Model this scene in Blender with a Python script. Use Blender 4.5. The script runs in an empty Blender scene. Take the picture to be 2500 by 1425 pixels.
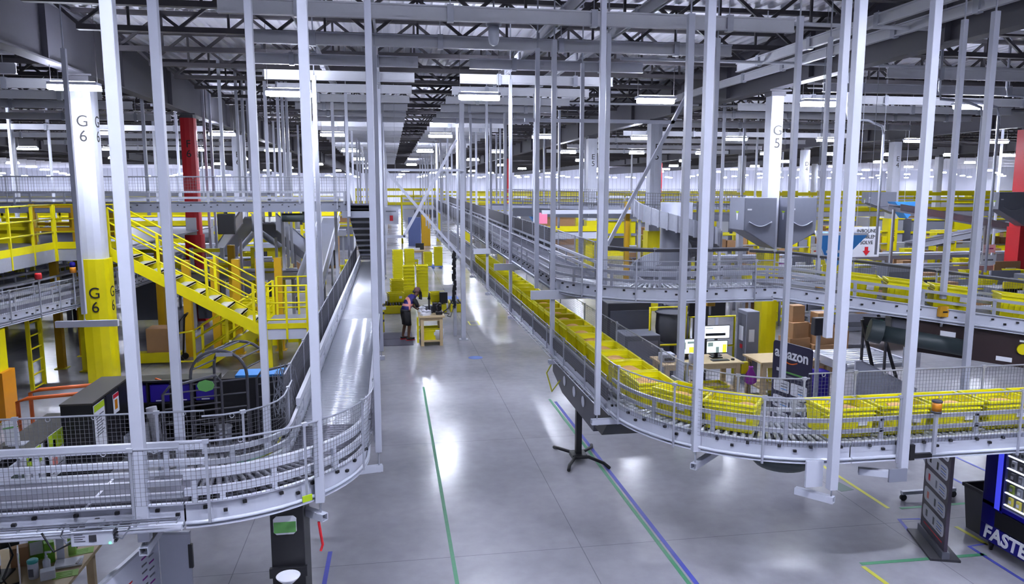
import bpy, math, random
from math import sin, cos, radians, pi, sqrt, atan2, hypot
random.seed(7)
S = bpy.context.scene
COL = S.collection
# ------------------------------------------------------------------ camera, world, exposure
cam_d = bpy.data.cameras.new('camera'); cam = bpy.data.objects.new('camera', cam_d); COL.objects.link(cam)
cam.location = (0, 0, 4.7)
cam.rotation_euler = (radians(90 - 7.93), 0, radians(-9.19))
cam_d.sensor_width = 36; cam_d.lens = 36 * 1837 / 2500; cam_d.clip_end = 600; cam_d.clip_start = .05
S.camera = cam
w = bpy.data.worlds.new('world'); S.world = w; w.use_nodes = True
w.node_tree.nodes['Background'].inputs[0].default_value = (.8, .84, 1, 1)
w.node_tree.nodes['Background'].inputs[1].default_value = .15
S.view_settings.view_transform = 'Standard'; S.view_settings.look = 'None'; S.view_settings.gamma = 1
S.view_settings.exposure = 0.95
LAMP_STRENGTH = 180.0
ADDED_UPLIGHT_STRENGTH = 44.0
LAMP_COLOR = (.80, .85, 1.0)
S.cycles.max_bounces = 4; S.cycles.diffuse_bounces = 2; S.cycles.glossy_bounces = 2; S.cycles.transparent_max_bounces = 8
S.cycles.caustics_reflective = False; S.cycles.caustics_refractive = False
S.cycles.use_denoising = True; S.cycles.adaptive_threshold = .08

# ------------------------------------------------------------------ materials
def lin(c):
    return tuple((x / 12.92 if x <= .04045 else ((x + .055) / 1.055) ** 2.4) for x in [v / 255 for v in c])
MATS = {}
def mat(name, rgb, rough=.5, metal=0., var=.06, scale=6., emit=0., bump=0.):
    if name in MATS: return MATS[name]
    m = bpy.data.materials.new(name); m.use_nodes = True; nt = m.node_tree; N = nt.nodes
    b = N['Principled BSDF']; c = lin(rgb)
    b.inputs['Roughness'].default_value = rough; b.inputs['Metallic'].default_value = metal
    tc = N.new('ShaderNodeTexCoord'); no = N.new('ShaderNodeTexNoise'); no.inputs['Scale'].default_value = scale
    no.inputs['Detail'].default_value = 4
    nt.links.new(tc.outputs['Object'], no.inputs['Vector'])
    mx = N.new('ShaderNodeMix'); mx.data_type = 'RGBA'
    mx.inputs[6].default_value = tuple(max(0, x * (1 - var)) for x in c) + (1,)
    mx.inputs[7].default_value = tuple(min(1, x * (1 + var)) for x in c) + (1,)
    nt.links.new(no.outputs['Fac'], mx.inputs[0]); nt.links.new(mx.outputs[2], b.inputs['Base Color'])
    if bump:
        bp = N.new('ShaderNodeBump'); bp.inputs['Strength'].default_value = bump; bp.inputs['Distance'].default_value = .02
        nt.links.new(no.outputs['Fac'], bp.inputs['Height']); nt.links.new(bp.outputs[0], b.inputs['Normal'])
    if emit:
        b.inputs['Emission Color'].default_value = c + (1,); b.inputs['Emission Strength'].default_value = emit
    MATS[name] = m; return m
WHITE = mat('white_paint', (204, 207, 222), .38)
POST = mat('white_post_paint', (192, 195, 210), .35, var=.03)
BEAM = mat('beam_primer_grey', (206, 207, 216), .5)
GALV = mat('galvanised_steel', (176, 179, 192), .4, .3, .08, 14)
STEEL = mat('roller_steel', (220, 223, 232), .26, .35, .05, 30)
DROLL = mat('dark_roller', (112, 112, 124), .38, .5, .15, 12)
GREY = mat('grey_paint', (128, 131, 146), .45)
MID = mat('mid_grey', (96, 98, 110), .5)
DARK = mat('dark_grey', (58, 58, 66), .5)
ROOF = mat('roof_steel_dark', (60, 57, 62), .6)
GIRD = mat('girder_grey', (86, 85, 94), .6)
BLACK = mat('black_plastic', (24, 24, 29), .42)
BELT = mat('rubber_belt', (92, 92, 106), .6, var=.1, scale=20)
YEL = mat('safety_yellow', (228, 214, 6), .42)
TOTE = mat('tote_yellow', (236, 226, 8), .36, var=.05)
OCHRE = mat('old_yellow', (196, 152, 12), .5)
RED = mat('column_red', (206, 34, 46), .45)
ORANGE = mat('orange_paint', (226, 104, 34), .45)
BLUEBIN = mat('violet_blue', (40, 16, 150), .45)
VBLUE = mat('vending_blue', (22, 16, 128), .3)
SIGNBLUE = mat('sign_blue', (64, 146, 222), .5)
PALB = mat('pallet_blue', (110, 140, 215), .5)
NAVY = mat('navy_panel', (40, 38, 66), .45)
WOOD = mat('light_wood', (205, 182, 140), .5, var=.14, scale=9)
CARD = mat('cardboard', (172, 132, 92), .7, var=.1)
PAPER = mat('paper', (232, 233, 242), .6, var=.02)
LIME = mat('lime_print', (176, 206, 20), .55)
GREENP = mat('green_print', (104, 172, 92), .55)
GREEN = mat('green_box', (112, 170, 40), .5)
MAIL = mat('orange_mailer', (236, 184, 116), .55, var=.12, scale=5)
GLASS = mat('clear_glass', (235, 240, 250), .05)
GLASS.node_tree.nodes['Principled BSDF'].inputs['Alpha'].default_value = .1
NETM = mat('net_cord', (100, 101, 110), .55)
NETF = mat('fine_net_cord', (122, 123, 134), .6)
WIREM = mat('zinc_wire', (150, 154, 166), .4, .5)
INK = mat('black_ink', (34, 34, 38), .6)
REDP = mat('red_print', (214, 36, 48), .5)
PINK = mat('hi_vis_pink', (240, 150, 140), .6)
AMBER = mat('amber_lens', (206, 128, 28), .25)
PURPLE = mat('purple_cloth', (140, 44, 150), .8)
SKIN = mat('skin', (104, 72, 58), .55)
CLOTH = mat('dark_cloth', (30, 30, 36), .85)
VESTB = mat('vest_blue', (42, 36, 130), .8)
TEAL = mat('teal_lid', (64, 168, 168), .45)
MOTOR = mat('motor_green', (52, 62, 66), .45)
CLEARP = mat('clear_plastic', (212, 216, 230), .15)
TAPEB = mat('blue_tape', (74, 80, 176), .5, var=.12, scale=12)
TAPEG = mat('green_tape', (70, 142, 104), .5, var=.14, scale=12)
TAPEY = mat('yellow_tape', (204, 200, 70), .5, var=.1, scale=12)
SCREEN = mat('lit_screen', (196, 214, 214), .3, emit=1.1)
SCRW = mat('lit_screen_white', (224, 230, 246), .3, emit=1.2)
LEDG = mat('green_led', (60, 240, 130), .3, emit=4)
SHELFLED = mat('shelf_led', (225, 232, 255), .3, emit=.9)
LAMPM = mat('lamp_diffuser', (255, 255, 255), .4, emit=0)
_b = LAMPM.node_tree.nodes['Principled BSDF']
_b.inputs['Emission Color'].default_value = LAMP_COLOR + (1,); _b.inputs['Emission Strength'].default_value = LAMP_STRENGTH

LENSM = LAMPM.copy(); LENSM.name = 'lamp_side_lens'; LENSM.node_tree.nodes['Principled BSDF'].inputs['Emission Strength'].default_value = 52.0
UPM = LAMPM.copy(); UPM.name = 'added_uplight'  # emission added above the housings to brighten the ceiling
UPM.node_tree.nodes['Principled BSDF'].inputs['Emission Strength'].default_value = ADDED_UPLIGHT_STRENGTH
def floor_mat():
    m = bpy.data.materials.new('polished_concrete'); m.use_nodes = True; nt = m.node_tree; N = nt.nodes; b = N['Principled BSDF']
    tc = N.new('ShaderNodeTexCoord')
    n1 = N.new('ShaderNodeTexNoise'); n1.inputs['Scale'].default_value = .5; n1.inputs['Detail'].default_value = 3; n1.inputs['Roughness'].default_value = .5
    n2 = N.new('ShaderNodeTexNoise'); n2.inputs['Scale'].default_value = 5; n2.inputs['Detail'].default_value = 6
    for n in (n1, n2): nt.links.new(tc.outputs['Object'], n.inputs['Vector'])
    ad = N.new('ShaderNodeMath'); ad.operation = 'MULTIPLY_ADD'; ad.inputs[1].default_value = .35
    nt.links.new(n2.outputs['Fac'], ad.inputs[0]); nt.links.new(n1.outputs['Fac'], ad.inputs[2])
    cr = N.new('ShaderNodeValToRGB'); cr.color_ramp.elements[0].position = .2; cr.color_ramp.elements[1].position = 1.15 if 0 else 1.0
    cr.color_ramp.elements[0].color = lin((130, 129, 138)) + (1,); cr.color_ramp.elements[1].color = lin((182, 181, 190)) + (1,)
    nt.links.new(ad.outputs[0], cr.inputs[0])
    br = N.new('ShaderNodeTexBrick'); br.offset = 0; br.inputs['Scale'].default_value = 1; br.inputs['Mortar Size'].default_value = .006
    br.inputs['Brick Width'].default_value = 4.4; br.inputs['Row Height'].default_value = 4.4
    br.inputs['Color1'].default_value = br.inputs['Color2'].default_value = (1, 1, 1, 1); br.inputs['Mortar'].default_value = (.62, .62, .64, 1)
    nt.links.new(tc.outputs['Object'], br.inputs['Vector'])
    mm = N.new('ShaderNodeMix'); mm.data_type = 'RGBA'; mm.blend_type = 'MULTIPLY'; mm.inputs[0].default_value = 1
    nt.links.new(cr.outputs[0], mm.inputs[6]); nt.links.new(br.outputs[0], mm.inputs[7])
    nt.links.new(mm.outputs[2], b.inputs['Base Color'])
    rr = N.new('ShaderNodeMapRange'); rr.inputs[3].default_value = .12; rr.inputs[4].default_value = .27
    nt.links.new(n1.outputs['Fac'], rr.inputs[0]); nt.links.new(rr.outputs[0], b.inputs['Roughness'])
    b.inputs['Specular IOR Level'].default_value = .5
    return m
FLOORM = floor_mat()
def wall_mat():
    m = bpy.data.materials.new('white_wall_panels'); m.use_nodes = True; nt = m.node_tree; N = nt.nodes; b = N['Principled BSDF']
    tc = N.new('ShaderNodeTexCoord'); wv = N.new('ShaderNodeTexWave'); wv.inputs['Scale'].default_value = .33; wv.bands_direction = 'X'
    nt.links.new(tc.outputs['Object'], wv.inputs['Vector'])
    cr = N.new('ShaderNodeValToRGB'); cr.color_ramp.elements[0].position = 0; cr.color_ramp.elements[1].position = .12
    cr.color_ramp.elements[0].color = lin((194, 196, 210)) + (1,); cr.color_ramp.elements[1].color = lin((222, 224, 238)) + (1,)
    nt.links.new(wv.outputs['Fac'], cr.inputs[0]); nt.links.new(cr.outputs[0], b.inputs['Base Color']); b.inputs['Roughness'].default_value = .6
    return m
WALLM = wall_mat()
DECK = mat('white_roof_deck', (232, 231, 242), .55, var=.04, scale=.6)

# ------------------------------------------------------------------ mesh helpers
def org(o):
    x = y = z = 0
    while o: x += o.location[0]; y += o.location[1]; z += o.location[2]; o = o.parent
    return (x, y, z)
def V(a, b): return (b[0] - a[0], b[1] - a[1], b[2] - a[2])
def unit(v):
    l = sqrt(sum(c * c for c in v)) or 1; return tuple(c / l for c in v)
def cross(a, b): return (a[1] * b[2] - a[2] * b[1], a[2] * b[0] - a[0] * b[2], a[0] * b[1] - a[1] * b[0])
class MB:
    def __init__(s): s.v = []; s.f = []; s.sm = False
    def add(s, v, f):
        k = len(s.v); s.v += [tuple(p) for p in v]; s.f += [tuple(i + k for i in q) for q in f]; return s
    def box(s, x0, x1, y0, y1, z0, z1, rz=0., c=None):
        v = [(x, y, z) for z in (z0, z1) for y in (y0, y1) for x in (x0, x1)]
        if rz:
            cx, cy = c or ((x0 + x1) / 2, (y0 + y1) / 2); a, b = cos(rz), sin(rz)
            v = [(cx + (x - cx) * a - (y - cy) * b, cy + (x - cx) * b + (y - cy) * a, z) for x, y, z in v]
        return s.add(v, [(0, 2, 3, 1), (4, 5, 7, 6), (0, 1, 5, 4), (2, 6, 7, 3), (0, 4, 6, 2), (1, 3, 7, 5)])
    def cb(s, cx, cy, cz, sx, sy, sz, rz=0.): return s.box(cx - sx / 2, cx + sx / 2, cy - sy / 2, cy + sy / 2, cz - sz / 2, cz + sz / 2, rz)
    def frame_at(s, d):
        d = unit(d); u = (0, 0, 1) if abs(d[2]) < .95 else (0, 1, 0)
        r = unit(cross(d, u)); return r, cross(r, d)
    def bar(s, p, q, w, h=None):           # rectangular bar, w horizontal, h vertical
        h = h or w; r, u = s.frame_at(V(p, q)); v = []
        for e in (p, q):
            for a, b in ((-1, -1), (1, -1), (1, 1), (-1, 1)):
                v.append(tuple(e[i] + r[i] * a * w / 2 + u[i] * b * h / 2 for i in range(3)))
        return s.add(v, [(0, 1, 2, 3), (7, 6, 5, 4), (0, 4, 5, 1), (1, 5, 6, 2), (2, 6, 7, 3), (3, 7, 4, 0)])
    def tube(s, p, q, r1, n=8, r2=None):
        r2 = r1 if r2 is None else r2; r, u = s.frame_at(V(p, q)); v = []
        for e, R in ((p, r1), (q, r2)):
            for k in range(n):
                a = 2 * pi * k / n; v.append(tuple(e[i] + R * (r[i] * cos(a) + u[i] * sin(a)) for i in range(3)))
        s.sm = s.sm or n > 6
        return s.add(v, [(k, (k + 1) % n, n + (k + 1) % n, n + k) for k in range(n)] + [tuple(range(n))[::-1], tuple(range(n, 2 * n))])
    def path(s, pts, r, n=6, closed=False):
        v = []; m = len(pts)
        for i, p in enumerate(pts):
            a = pts[i - 1] if i or closed else pts[0]; b = pts[(i + 1) % m] if i < m - 1 or closed else pts[-1]
            rr, u = s.frame_at(V(a, b))
            for k in range(n):
                t = 2 * pi * (k + .5) / n; v.append(tuple(p[j] + r * (rr[j] * cos(t) + u[j] * sin(t)) for j in range(3)))
        f = []
        for i in range(m if closed else m - 1):
            j = (i + 1) % m
            f += [(i * n + k, i * n + (k + 1) % n, j * n + (k + 1) % n, j * n + k) for k in range(n)]
        if not closed: f += [tuple(range(n))[::-1], tuple(range((m - 1) * n, m * n))]
        s.sm = s.sm or n > 6
        return s.add(v, f)
    def prism(s, poly, ax, a0, a1):         # polygon extruded along axis ax ('x','y','z')
        def P(u, w, a): return {'x': (a, u, w), 'y': (u, a, w), 'z': (u, w, a)}[ax]
        n = len(poly); v = [P(u, w, a0) for u, w in poly] + [P(u, w, a1) for u, w in poly]
        return s.add(v, [(i, (i + 1) % n, n + (i + 1) % n, n + i) for i in range(n)] + [tuple(range(n))[::-1], tuple(range(n, 2 * n))])
    def lathe(s, prof, c, n=20):
        v = []; m = len(prof)
        for r, z in prof:
            for k in range(n):
                a = 2 * pi * k / n; v.append((c[0] + r * cos(a), c[1] + r * sin(a), c[2] + z))
        f = [(i * n + k, i * n + (k + 1) % n, (i + 1) * n + (k + 1) % n, (i + 1) * n + k) for i in range(m - 1) for k in range(n)]
        f += [tuple(range(n))[::-1], tuple(range((m - 1) * n, m * n))]; s.sm = True
        return s.add(v, f)
    def sect(s, pts, prof):                 # section prof [(lateral-left, up)] swept along a plan path
        v = []; m = len(pts); n = len(prof)
        for i, p in enumerate(pts):
            a = pts[max(0, i - 1)]; b = pts[min(m - 1, i + 1)]; d = unit((b[0] - a[0], b[1] - a[1], 0)); l = (-d[1], d[0])
            for o, h in prof: v.append((p[0] + l[0] * o, p[1] + l[1] * o, p[2] + h))
        f = [(i * n + k, i * n + (k + 1) % n, (i + 1) * n + (k + 1) % n, (i + 1) * n + k) for i in range(m - 1) for k in range(n)]
        f += [tuple(range(n))[::-1], tuple(range((m - 1) * n, m * n))]
        return s.add(v, f)
    def build(s, name, m, parent=None, bev=0., sub=0):
        me = bpy.data.meshes.new(name)
        if parent is not None: o0 = org(parent)
        else:
            xs = [p[0] for p in s.v]; ys = [p[1] for p in s.v]; o0 = ((min(xs) + max(xs)) / 2, (min(ys) + max(ys)) / 2, min(p[2] for p in s.v))
        me.from_pydata([(p[0] - o0[0], p[1] - o0[1], p[2] - o0[2]) for p in s.v], [], s.f); me.update()
        me.materials.append(m)
        if s.sm:
            me.polygons.foreach_set('use_smooth', [len(p.vertices) == 4 for p in me.polygons])
        o = bpy.data.objects.new(name, me); COL.objects.link(o)
        if parent is not None: o.parent = parent
        else: o.location = o0
        if bev:
            b = o.modifiers.new('bevel', 'BEVEL'); b.width = bev; b.segments = 2; b.limit_method = 'ANGLE'
        return o
def tag(o, label, cat, group=None):
    o['label'] = label; o['category'] = cat
    if group: o['group'] = group
    return o
def thing(name, label, cat, loc=(0, 0, 0), group=None, rz=0):
    o = bpy.data.objects.new(name, None); COL.objects.link(o); o.location = loc; o.rotation_euler[2] = rz; o.empty_display_size = .1
    return tag(o, label, cat, group)
def stuff(o): o['kind'] = 'stuff'; return o
def structure(o): o['kind'] = 'structure'; return o

def tree(o):                                # children listed once, for prototypes
    return [(c, tree(c)) for c in o.children]
def copy_tree(t, o, parent=None):
    c = o.copy(); COL.objects.link(c)
    if parent: c.parent = parent
    for ch, sub in t: copy_tree(sub, ch, c)
    return c
def text(body, size, loc, rot, m, parent, name='lettering', ext=.002, align='CENTER', bold=0., shear=0.):
    cu = bpy.data.curves.new(name, 'FONT'); cu.body = body; cu.size = size; cu.extrude = ext; cu.align_x = align; cu.align_y = 'CENTER'; cu.offset = bold; cu.shear = shear
    tmp = bpy.data.objects.new(name, cu); COL.objects.link(tmp); bpy.context.view_layer.update()
    me = bpy.data.meshes.new_from_object(tmp.evaluated_get(bpy.context.evaluated_depsgraph_get())); me.name = name
    bpy.data.objects.remove(tmp); bpy.data.curves.remove(cu)
    me.materials.clear(); me.materials.append(m); o = bpy.data.objects.new(name, me); COL.objects.link(o)
    o0 = org(parent); o.parent = parent; o.location = tuple(loc[i] - o0[i] for i in range(3)); o.rotation_euler = rot
    return o
ORD = 'first second third fourth fifth sixth seventh eighth ninth tenth eleventh twelfth thirteenth fourteenth fifteenth sixteenth seventeenth eighteenth nineteenth twentieth'.split()
def od(n):
    if n <= 20: return ORD[n - 1]
    t = {2: 'twenty', 3: 'thirty', 4: 'forty', 5: 'fifty', 6: 'sixty', 7: 'seventy', 8: 'eighty'}[n // 10]
    return t + '-' + ORD[n % 10 - 1] if n % 10 else t[:-1] + 'ieth'
FW = (sin(radians(9.19)) * cos(radians(7.93)), cos(radians(9.19)) * cos(radians(7.93)), -sin(radians(7.93)))
def in_view(x, y, z, margin=0):             # is a point inside the picture (used only for counting ranks in labels)
    d = (x, y, z - 4.7); rt = (cos(radians(9.19)), -sin(radians(9.19)), 0)
    wv = sum(d[i] * FW[i] for i in range(3))
    if wv <= .1: return False
    return abs(1837 * sum(d[i] * rt[i] for i in range(3)) / wv) < 1250 + margin
# ------------------------------------------------------------------ the building shell
X0, X1, Y0, Y1, ZD = -80, 120, -9, 168, 8.55
structure(MB().box(X0, X1, Y0, Y1, -.2, 0).build('floor', FLOORM))
mb = MB(); k = 0; prof = []
x = X0
while x < X1:
    prof += [(x, ZD), (x + .1, ZD), (x + .13, ZD + .06), (x + .27, ZD + .06)]; x += .3
prof += [(X1, ZD)]
poly = prof + [(X1, ZD + .2), (X0, ZD + .2)]
n = len(prof)
mb.add([(a, y, b) for y in (Y0, Y1) for a, b in prof], [(i, i + 1, n + i + 1, n + i) for i in range(n - 1)])
structure(mb.build('ceiling', DECK))
structure(MB().box(X0, X1, Y1, Y1 + .3, 0, ZD + .2).build('wall_back', WALLM))
structure(MB().box(X0, X1, Y0 - .3, Y0, 0, ZD + .2).build('wall_front', WALLM))
structure(MB().box(X0 - .3, X0, Y0, Y1, 0, ZD + .2).build('wall_left', WALLM))
structure(MB().box(X1, X1 + .3, Y0, Y1, 0, ZD + .2).build('wall_right', WALLM))
# ------------------------------------------------------------------ high-bay lamps
lp = thing('high_bay_lamp', 'proto', 'lamp')
MB().box(-.48, .48, -.15, .15, .035, .1).build('housing', WHITE, lp, .01)
l1 = MB().box(-.48, .43, -.14, -.012, -.05, .034).build('lens', LENSM, lp, .01); l2 = MB().box(-.43, .48, .012, .14, -.05, .034).build('lens', LENSM, lp, .01)
MB().box(-.47, .42, -.13, -.022, -.056, -.05).build('diffuser', LAMPM, l1); MB().box(-.42, .47, .022, .13, -.056, -.05).build('diffuser', LAMPM, l2)
MB().box(-.42, .42, -.1, .1, .101, .115).build('top_lens', UPM, lp)  # added upward glow that lightens the roof deck, no real fixture part
h = MB()
for sx in (-.5, .5): MB().tube((sx * .9, 0, .11), (sx * .9, 0, 1.86), .006, 5).build('hanger', ROOF, lp)
bpy.context.view_layer.update()
LT = tree(lp); first = True; LZ = 6.75
for r, y in enumerate([-9.1, 4.3, 17.7, 31.1, 44.5, 57.9, 71.3, 84.7, 98.1, 111.5, 124.9, 138.3, 151.7, 161]):  # last two rows are added to brighten the end wall
    xs = [2.1 + 4.25 * k for k in range(-19, 28) if X0 + 2 < 2.1 + 4.25 * k < X1 - 2]
    if r > 4 and r < 12: xs = xs[r % 2::2]
    xs = [x for x in xs if in_view(x, max(y, 11), LZ, 200)]
    seen = [x for x in xs if in_view(x, y, LZ)] if y > 14 else []
    for x in xs:
        yy = y + (.3 if x < -3 and y > 14 else 0) - (.7 if y < 20 and x < -5 else 0)
        o = lp if first else copy_tree(LT, lp); first = False
        o.location = (x, yy, LZ)
        if x in seen:
            tag(o, f'lit white high-bay lamp, {od(seen.index(x) + 1)} from the left in the {od(r - 1)} lamp row from the camera', 'lamp', 'high-bay lamps')
        else: tag(o, 'lit white high-bay lamp beyond the edge of the view', 'lamp', 'lamps outside the view')
# ------------------------------------------------------------------ roof steel
CX = [-23.4, -6.8, 9.9, 26.4, 43.0]
def joist(name, mats, x0, x1, split):
    o = thing(name, 'proto', 'roof joist') if split else None
    a = MB(); b = MB(); c = MB(); zt, zb = ZD - .05, 7.65; L = x1 - x0
    a.box(x0, x1, -.07, .07, zt - .09, zt); 
    b.box(x0 + .9, x1 - .9, -.07, .07, zb, zb + .1)
    np_ = 8; st = (L - 1.8) / np_
    for i in range(np_):
        xa = x0 + .9 + i * st
        c.bar((xa, 0, zb + .08), (xa + st / 2, 0, zt - .06), .055, .06); c.bar((xa + st / 2, 0, zt - .06), (xa + st, 0, zb + .08), .055, .06)
        if split: c.bar((xa + st / 2, 0, zb + .08), (xa + st / 2, 0, zt - .06), .045, .045)
    c.bar((x0 + .2, 0, zt - .06), (x0 + .95, 0, zb + .08), .06); c.bar((x1 - .2, 0, zt - .06), (x1 - .95, 0, zb + .08), .06)
    if split:
        a.build('top_chord', ROOF, o); b.build('bottom_chord', ROOF, o); c.build('web', ROOF, o); return o
    a.add(b.v, b.f); a.add(c.v, c.f)
    return a
BAYS = [(-40, -23.4, 'far left'), (-23.4, -6.8, 'left'), (-6.8, 9.9, 'middle'), (9.9, 26.4, 'right'), (26.4, 43.0, 'far right'), (43, 59.6, 'outermost right')]
for bi, (xa, xb, nm) in enumerate(BAYS):
    pj = None; fj = None; cnt = 0
    for k in range(72):
        y = 9.3 + 2.2 * k
        if not any(in_view(x, y, 8, 40) for x in (xa, (xa + xb) / 2, xb)): continue
        if k > 44 and bi not in (1, 2, 3): continue
        cnt += 1
        lab = f'dark open-web roof joist over the {nm} bay, {od(cnt)} from the camera'
        if k < 16:
            if pj is None:
                pj = joist('roof_joist', None, xa + .15, xb - .15, True); bpy.context.view_layer.update(); pt = tree(pj); o = pj
            else: o = copy_tree(pt, pj)
            o.location = (0, y, 0)
        else:
            if fj is None: fj = joist('roof_joist', None, xa + .15, xb - .15, False).build('roof_joist', ROOF); o = fj
            else: o = fj.copy(); COL.objects.link(o)
            o.location[1] = y
        tag(o, lab, 'roof joist', 'roof joists')
for cx, nm in zip(CX, ['far left', 'left', 'right', 'second right', 'outer right']):
    g = thing('roof_girder', f'deep dark grey roof girder along the {nm} column line', 'girder', (cx, 6, 7.2), 'roof girders')
    MB().box(cx - .17, cx + .17, 7.5, 160, 7.2, 7.24).box(cx - .17, cx + .17, 7.5, 160, 8.4, 8.44).build('flange', GIRD, g)
    MB().box(cx - .03, cx + .03, 7.5, 160, 7.24, 8.4).build('web', GIRD, g)
    for i in range(18): MB().box(cx - .15, cx + .15, 8 + i * 4.4, 8.03 + i * 4.4, 7.24, 8.4).build('stiffener', GIRD, g)
# transverse hanger beams (white channels) below the joists
def channel(m, p, q, h=.2, w_=.09):
    m.bar((p[0], p[1], p[2] + h - .012), (q[0], q[1], q[2] + h - .012), w_, .024)
    m.bar((p[0], p[1], p[2] + .012), (q[0], q[1], q[2] + .012), w_, .024)
    m.bar((p[0], p[1], p[2] + h / 2), (q[0], q[1], q[2] + h / 2), .02, h)
    return m
def beam(name, label, p, q, group, clips=0, h=.22):
    t = thing(name, label, 'beam', ((p[0] + q[0]) / 2, (p[1] + q[1]) / 2, p[2]), group)
    channel(MB(), p, q, h).build('channel', BEAM, t)
    cl = MB(); n = max(2, int(hypot(q[0] - p[0], q[1] - p[1]) / 2.0))
    for i in range(n):
        f = (i + .5) / n; x = p[0] + (q[0] - p[0]) * f; y = p[1] + (q[1] - p[1]) * f
        cl.box(x - .05, x + .05, y - .06, y + .06, p[2] - .02, p[2] + h + .02)
        cl.tube((x, y + .0, p[2] + h), (x, y, 7.68), .008, 5)
    cl.build('hanger_clip', GALV, t)
    return t
ZB = 7.2
cl = cr = 0
for k in range(34):
    y = 11.9 + 2.3 * k
    if k < 2:
        beam('hanger_beam', f'white channel beam spanning both conveyor lines, {od(k + 1)} from the camera', (-2.4, y, ZB), (6.6, y, ZB), 'hanger beams under the roof'); continue
    if k < 20 or k % 2 == 0:
        cl += 1
        beam('hanger_beam', f'white channel beam above the left aisle conveyor, {od(cl)} behind the two long ones', (-2.7 - .04 * k, y, ZB), (.66, y, ZB), 'hanger beams under the roof')
        beam('hanger_beam', f'white channel beam above the right aisle conveyors, {od(cl)} behind the two long ones', (1.75, y, ZB), (5.6 - (.0 if k < 9 else .6), y, ZB), 'hanger beams under the roof')
for i, (xx, ya, yb, lb) in enumerate([(2.9, 9.4, 45, 'over the left side of the tote conveyor'), (4.15, 9.4, 30, 'over the right side of the tote conveyor'),
        (8.3, 9.0, 17.5, 'running back at upper right, left of two'), (9.2, 8.0, 24, 'running back at upper right, longer of two'), (-1.45, 9, 40, 'over the left roller conveyor'), (-.22, 12, 46, 'beside the aisle over the left roller conveyor')]):
    beam('runner_beam', 'white lengthwise channel beam ' + lb, (xx, ya, ZB + .225), (xx, yb, ZB + .225), 'lengthwise runner beams', h=.2)
k = 0
for y in (14.6, 17.0, 19.3, 21.6, 24, 28, 33, 38, 44, 50):
    k += 1
    beam('hanger_beam', f'white channel beam left of the left girder, {od(k)} from the camera', (-13.5 - k * .5, y, 6.95), (-7.35, y, 6.95), 'hanger beams left of the girder')
    beam('hanger_beam', f'white channel beam right of the right girder, {od(k)} from the camera', (10.5, y + .4, 7.0), (17.5 + k * .6, y + .4, 7.0), 'hanger beams right of the girder')
for y, z, xa, xb, lb in ((12.6, 7.5, 6, 16, 'nearest at upper right'), (16.2, 7.45, 5, 18, 'second at upper right'), (23.5, 7.3, 4, 24, 'behind the nearest lamps at right')):
    t = MB().tube((xa, y, z), (xb, y, z), .035, 10)
    for x in (xa + .5, (xa + xb) / 2, xb - .5): t.tube((x, y, z), (x, y, 7.7), .01, 5)
    tag(t.build('sprinkler_pipe', BEAM), f'thin grey sprinkler pipe under the roof, {lb}', 'pipe')
t = thing('round_roof_lamp', 'unlit grey jar-shaped caged lamp under the roof at top centre', 'lamp', (1.75, 12.7, 7.0))
MB().lathe([(.02, .42), (.05, .42), (.13, .36), (.13, .32), (.06, .3)][::-1], (1.75, 12.7, 7.0), 20).build('cap', GREY, t)
MB().lathe([(.02, 0), (.07, .03), (.09, .1), (.09, .3)], (1.75, 12.7, 7.0), 20).build('glass', CLEARP, t)
MB().tube((1.75, 12.7, 7.42), (1.75, 12.7, 7.7), .015, 6).build('stem', GREY, t)
# ------------------------------------------------------------------ building columns
RX = radians(90)
def column(cx, cy, letters, label, red=False, zy=3.05, wdt=.44):
    t = thing('building_column', label, 'column', (cx, cy, 0), 'building columns'); hw = wdt / 2
    up = RED if red else WHITE; lo = RED if red else YEL
    m = MB()
    m.prism([(cx - hw, cy - hw), (cx - hw * .35, cy - hw - .025), (cx + hw * .35, cy - hw - .025), (cx + hw, cy - hw), (cx + hw + .025, cy - hw * .3), (cx + hw + .025, cy + hw * .3), (cx + hw, cy + hw), (cx - hw, cy + hw)], 'z', zy, 7.05)
    us = m.build('upper_shaft', up, t)
    g = hw + .05; m = MB(); 
    m.prism([(cx - g, cy - g), (cx - g * .3, cy - g - .03), (cx + g * .3, cy - g - .03), (cx + g, cy - g), (cx + g + .03, cy - g * .3), (cx + g + .03, cy + g * .3), (cx + g, cy + g), (cx - g, cy + g)], 'z', 0.02, zy)
    ls = m.build('lower_shaft', lo, t)
    MB().box(cx - g - .08, cx + g + .08, cy - g - .08, cy + g + .08, 0, .02).build('base_plate', lo, t)
    MB().box(cx - .2, cx + .2, cy - .2, cy + .2, 7.05, 7.2).box(cx - .3, cx + .3, cy - .3, cy + .3, 7.16, 7.2).build('cap_plate', GIRD, t)
    if letters:
        for z, e, sh in ((2.1, g + .036, ls), (6.0, hw + .028, us)):
            for i, ch in enumerate(letters):
                zz = z - i * .33 + .16
                text(ch, .36, (cx + .02, cy - e, zz), (RX, 0, 0), INK, sh, 'stencil_letter')
                text(ch, .36, (cx + e, cy - .0, zz), (RX, 0, RX), INK, sh, 'stencil_letter')
    return t
column(-6.8, 18.85, 'G6', 'white column with yellow base stencilled G6, nearest column on the left')
column(-6.8, 28.0, 'F6', 'red column behind the yellow staircase on the left', True)
column(-6.8, 36.6, 'E6', 'white and yellow column stencilled E6 behind the red column')
column(10.05, 18.9, 'G5', 'white column with yellow base stencilled G5 between two grey hoods', wdt=.33)
column(9.9, 27.6, 'F5', 'white column stencilled F5 behind the curved upper conveyor')
column(9.9, 36.6, 'E5', 'white column with yellow base farther back in line with F5')
column(26.4, 36.6, 'E4', 'white column with yellow base at right behind the white problem sign')
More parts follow.
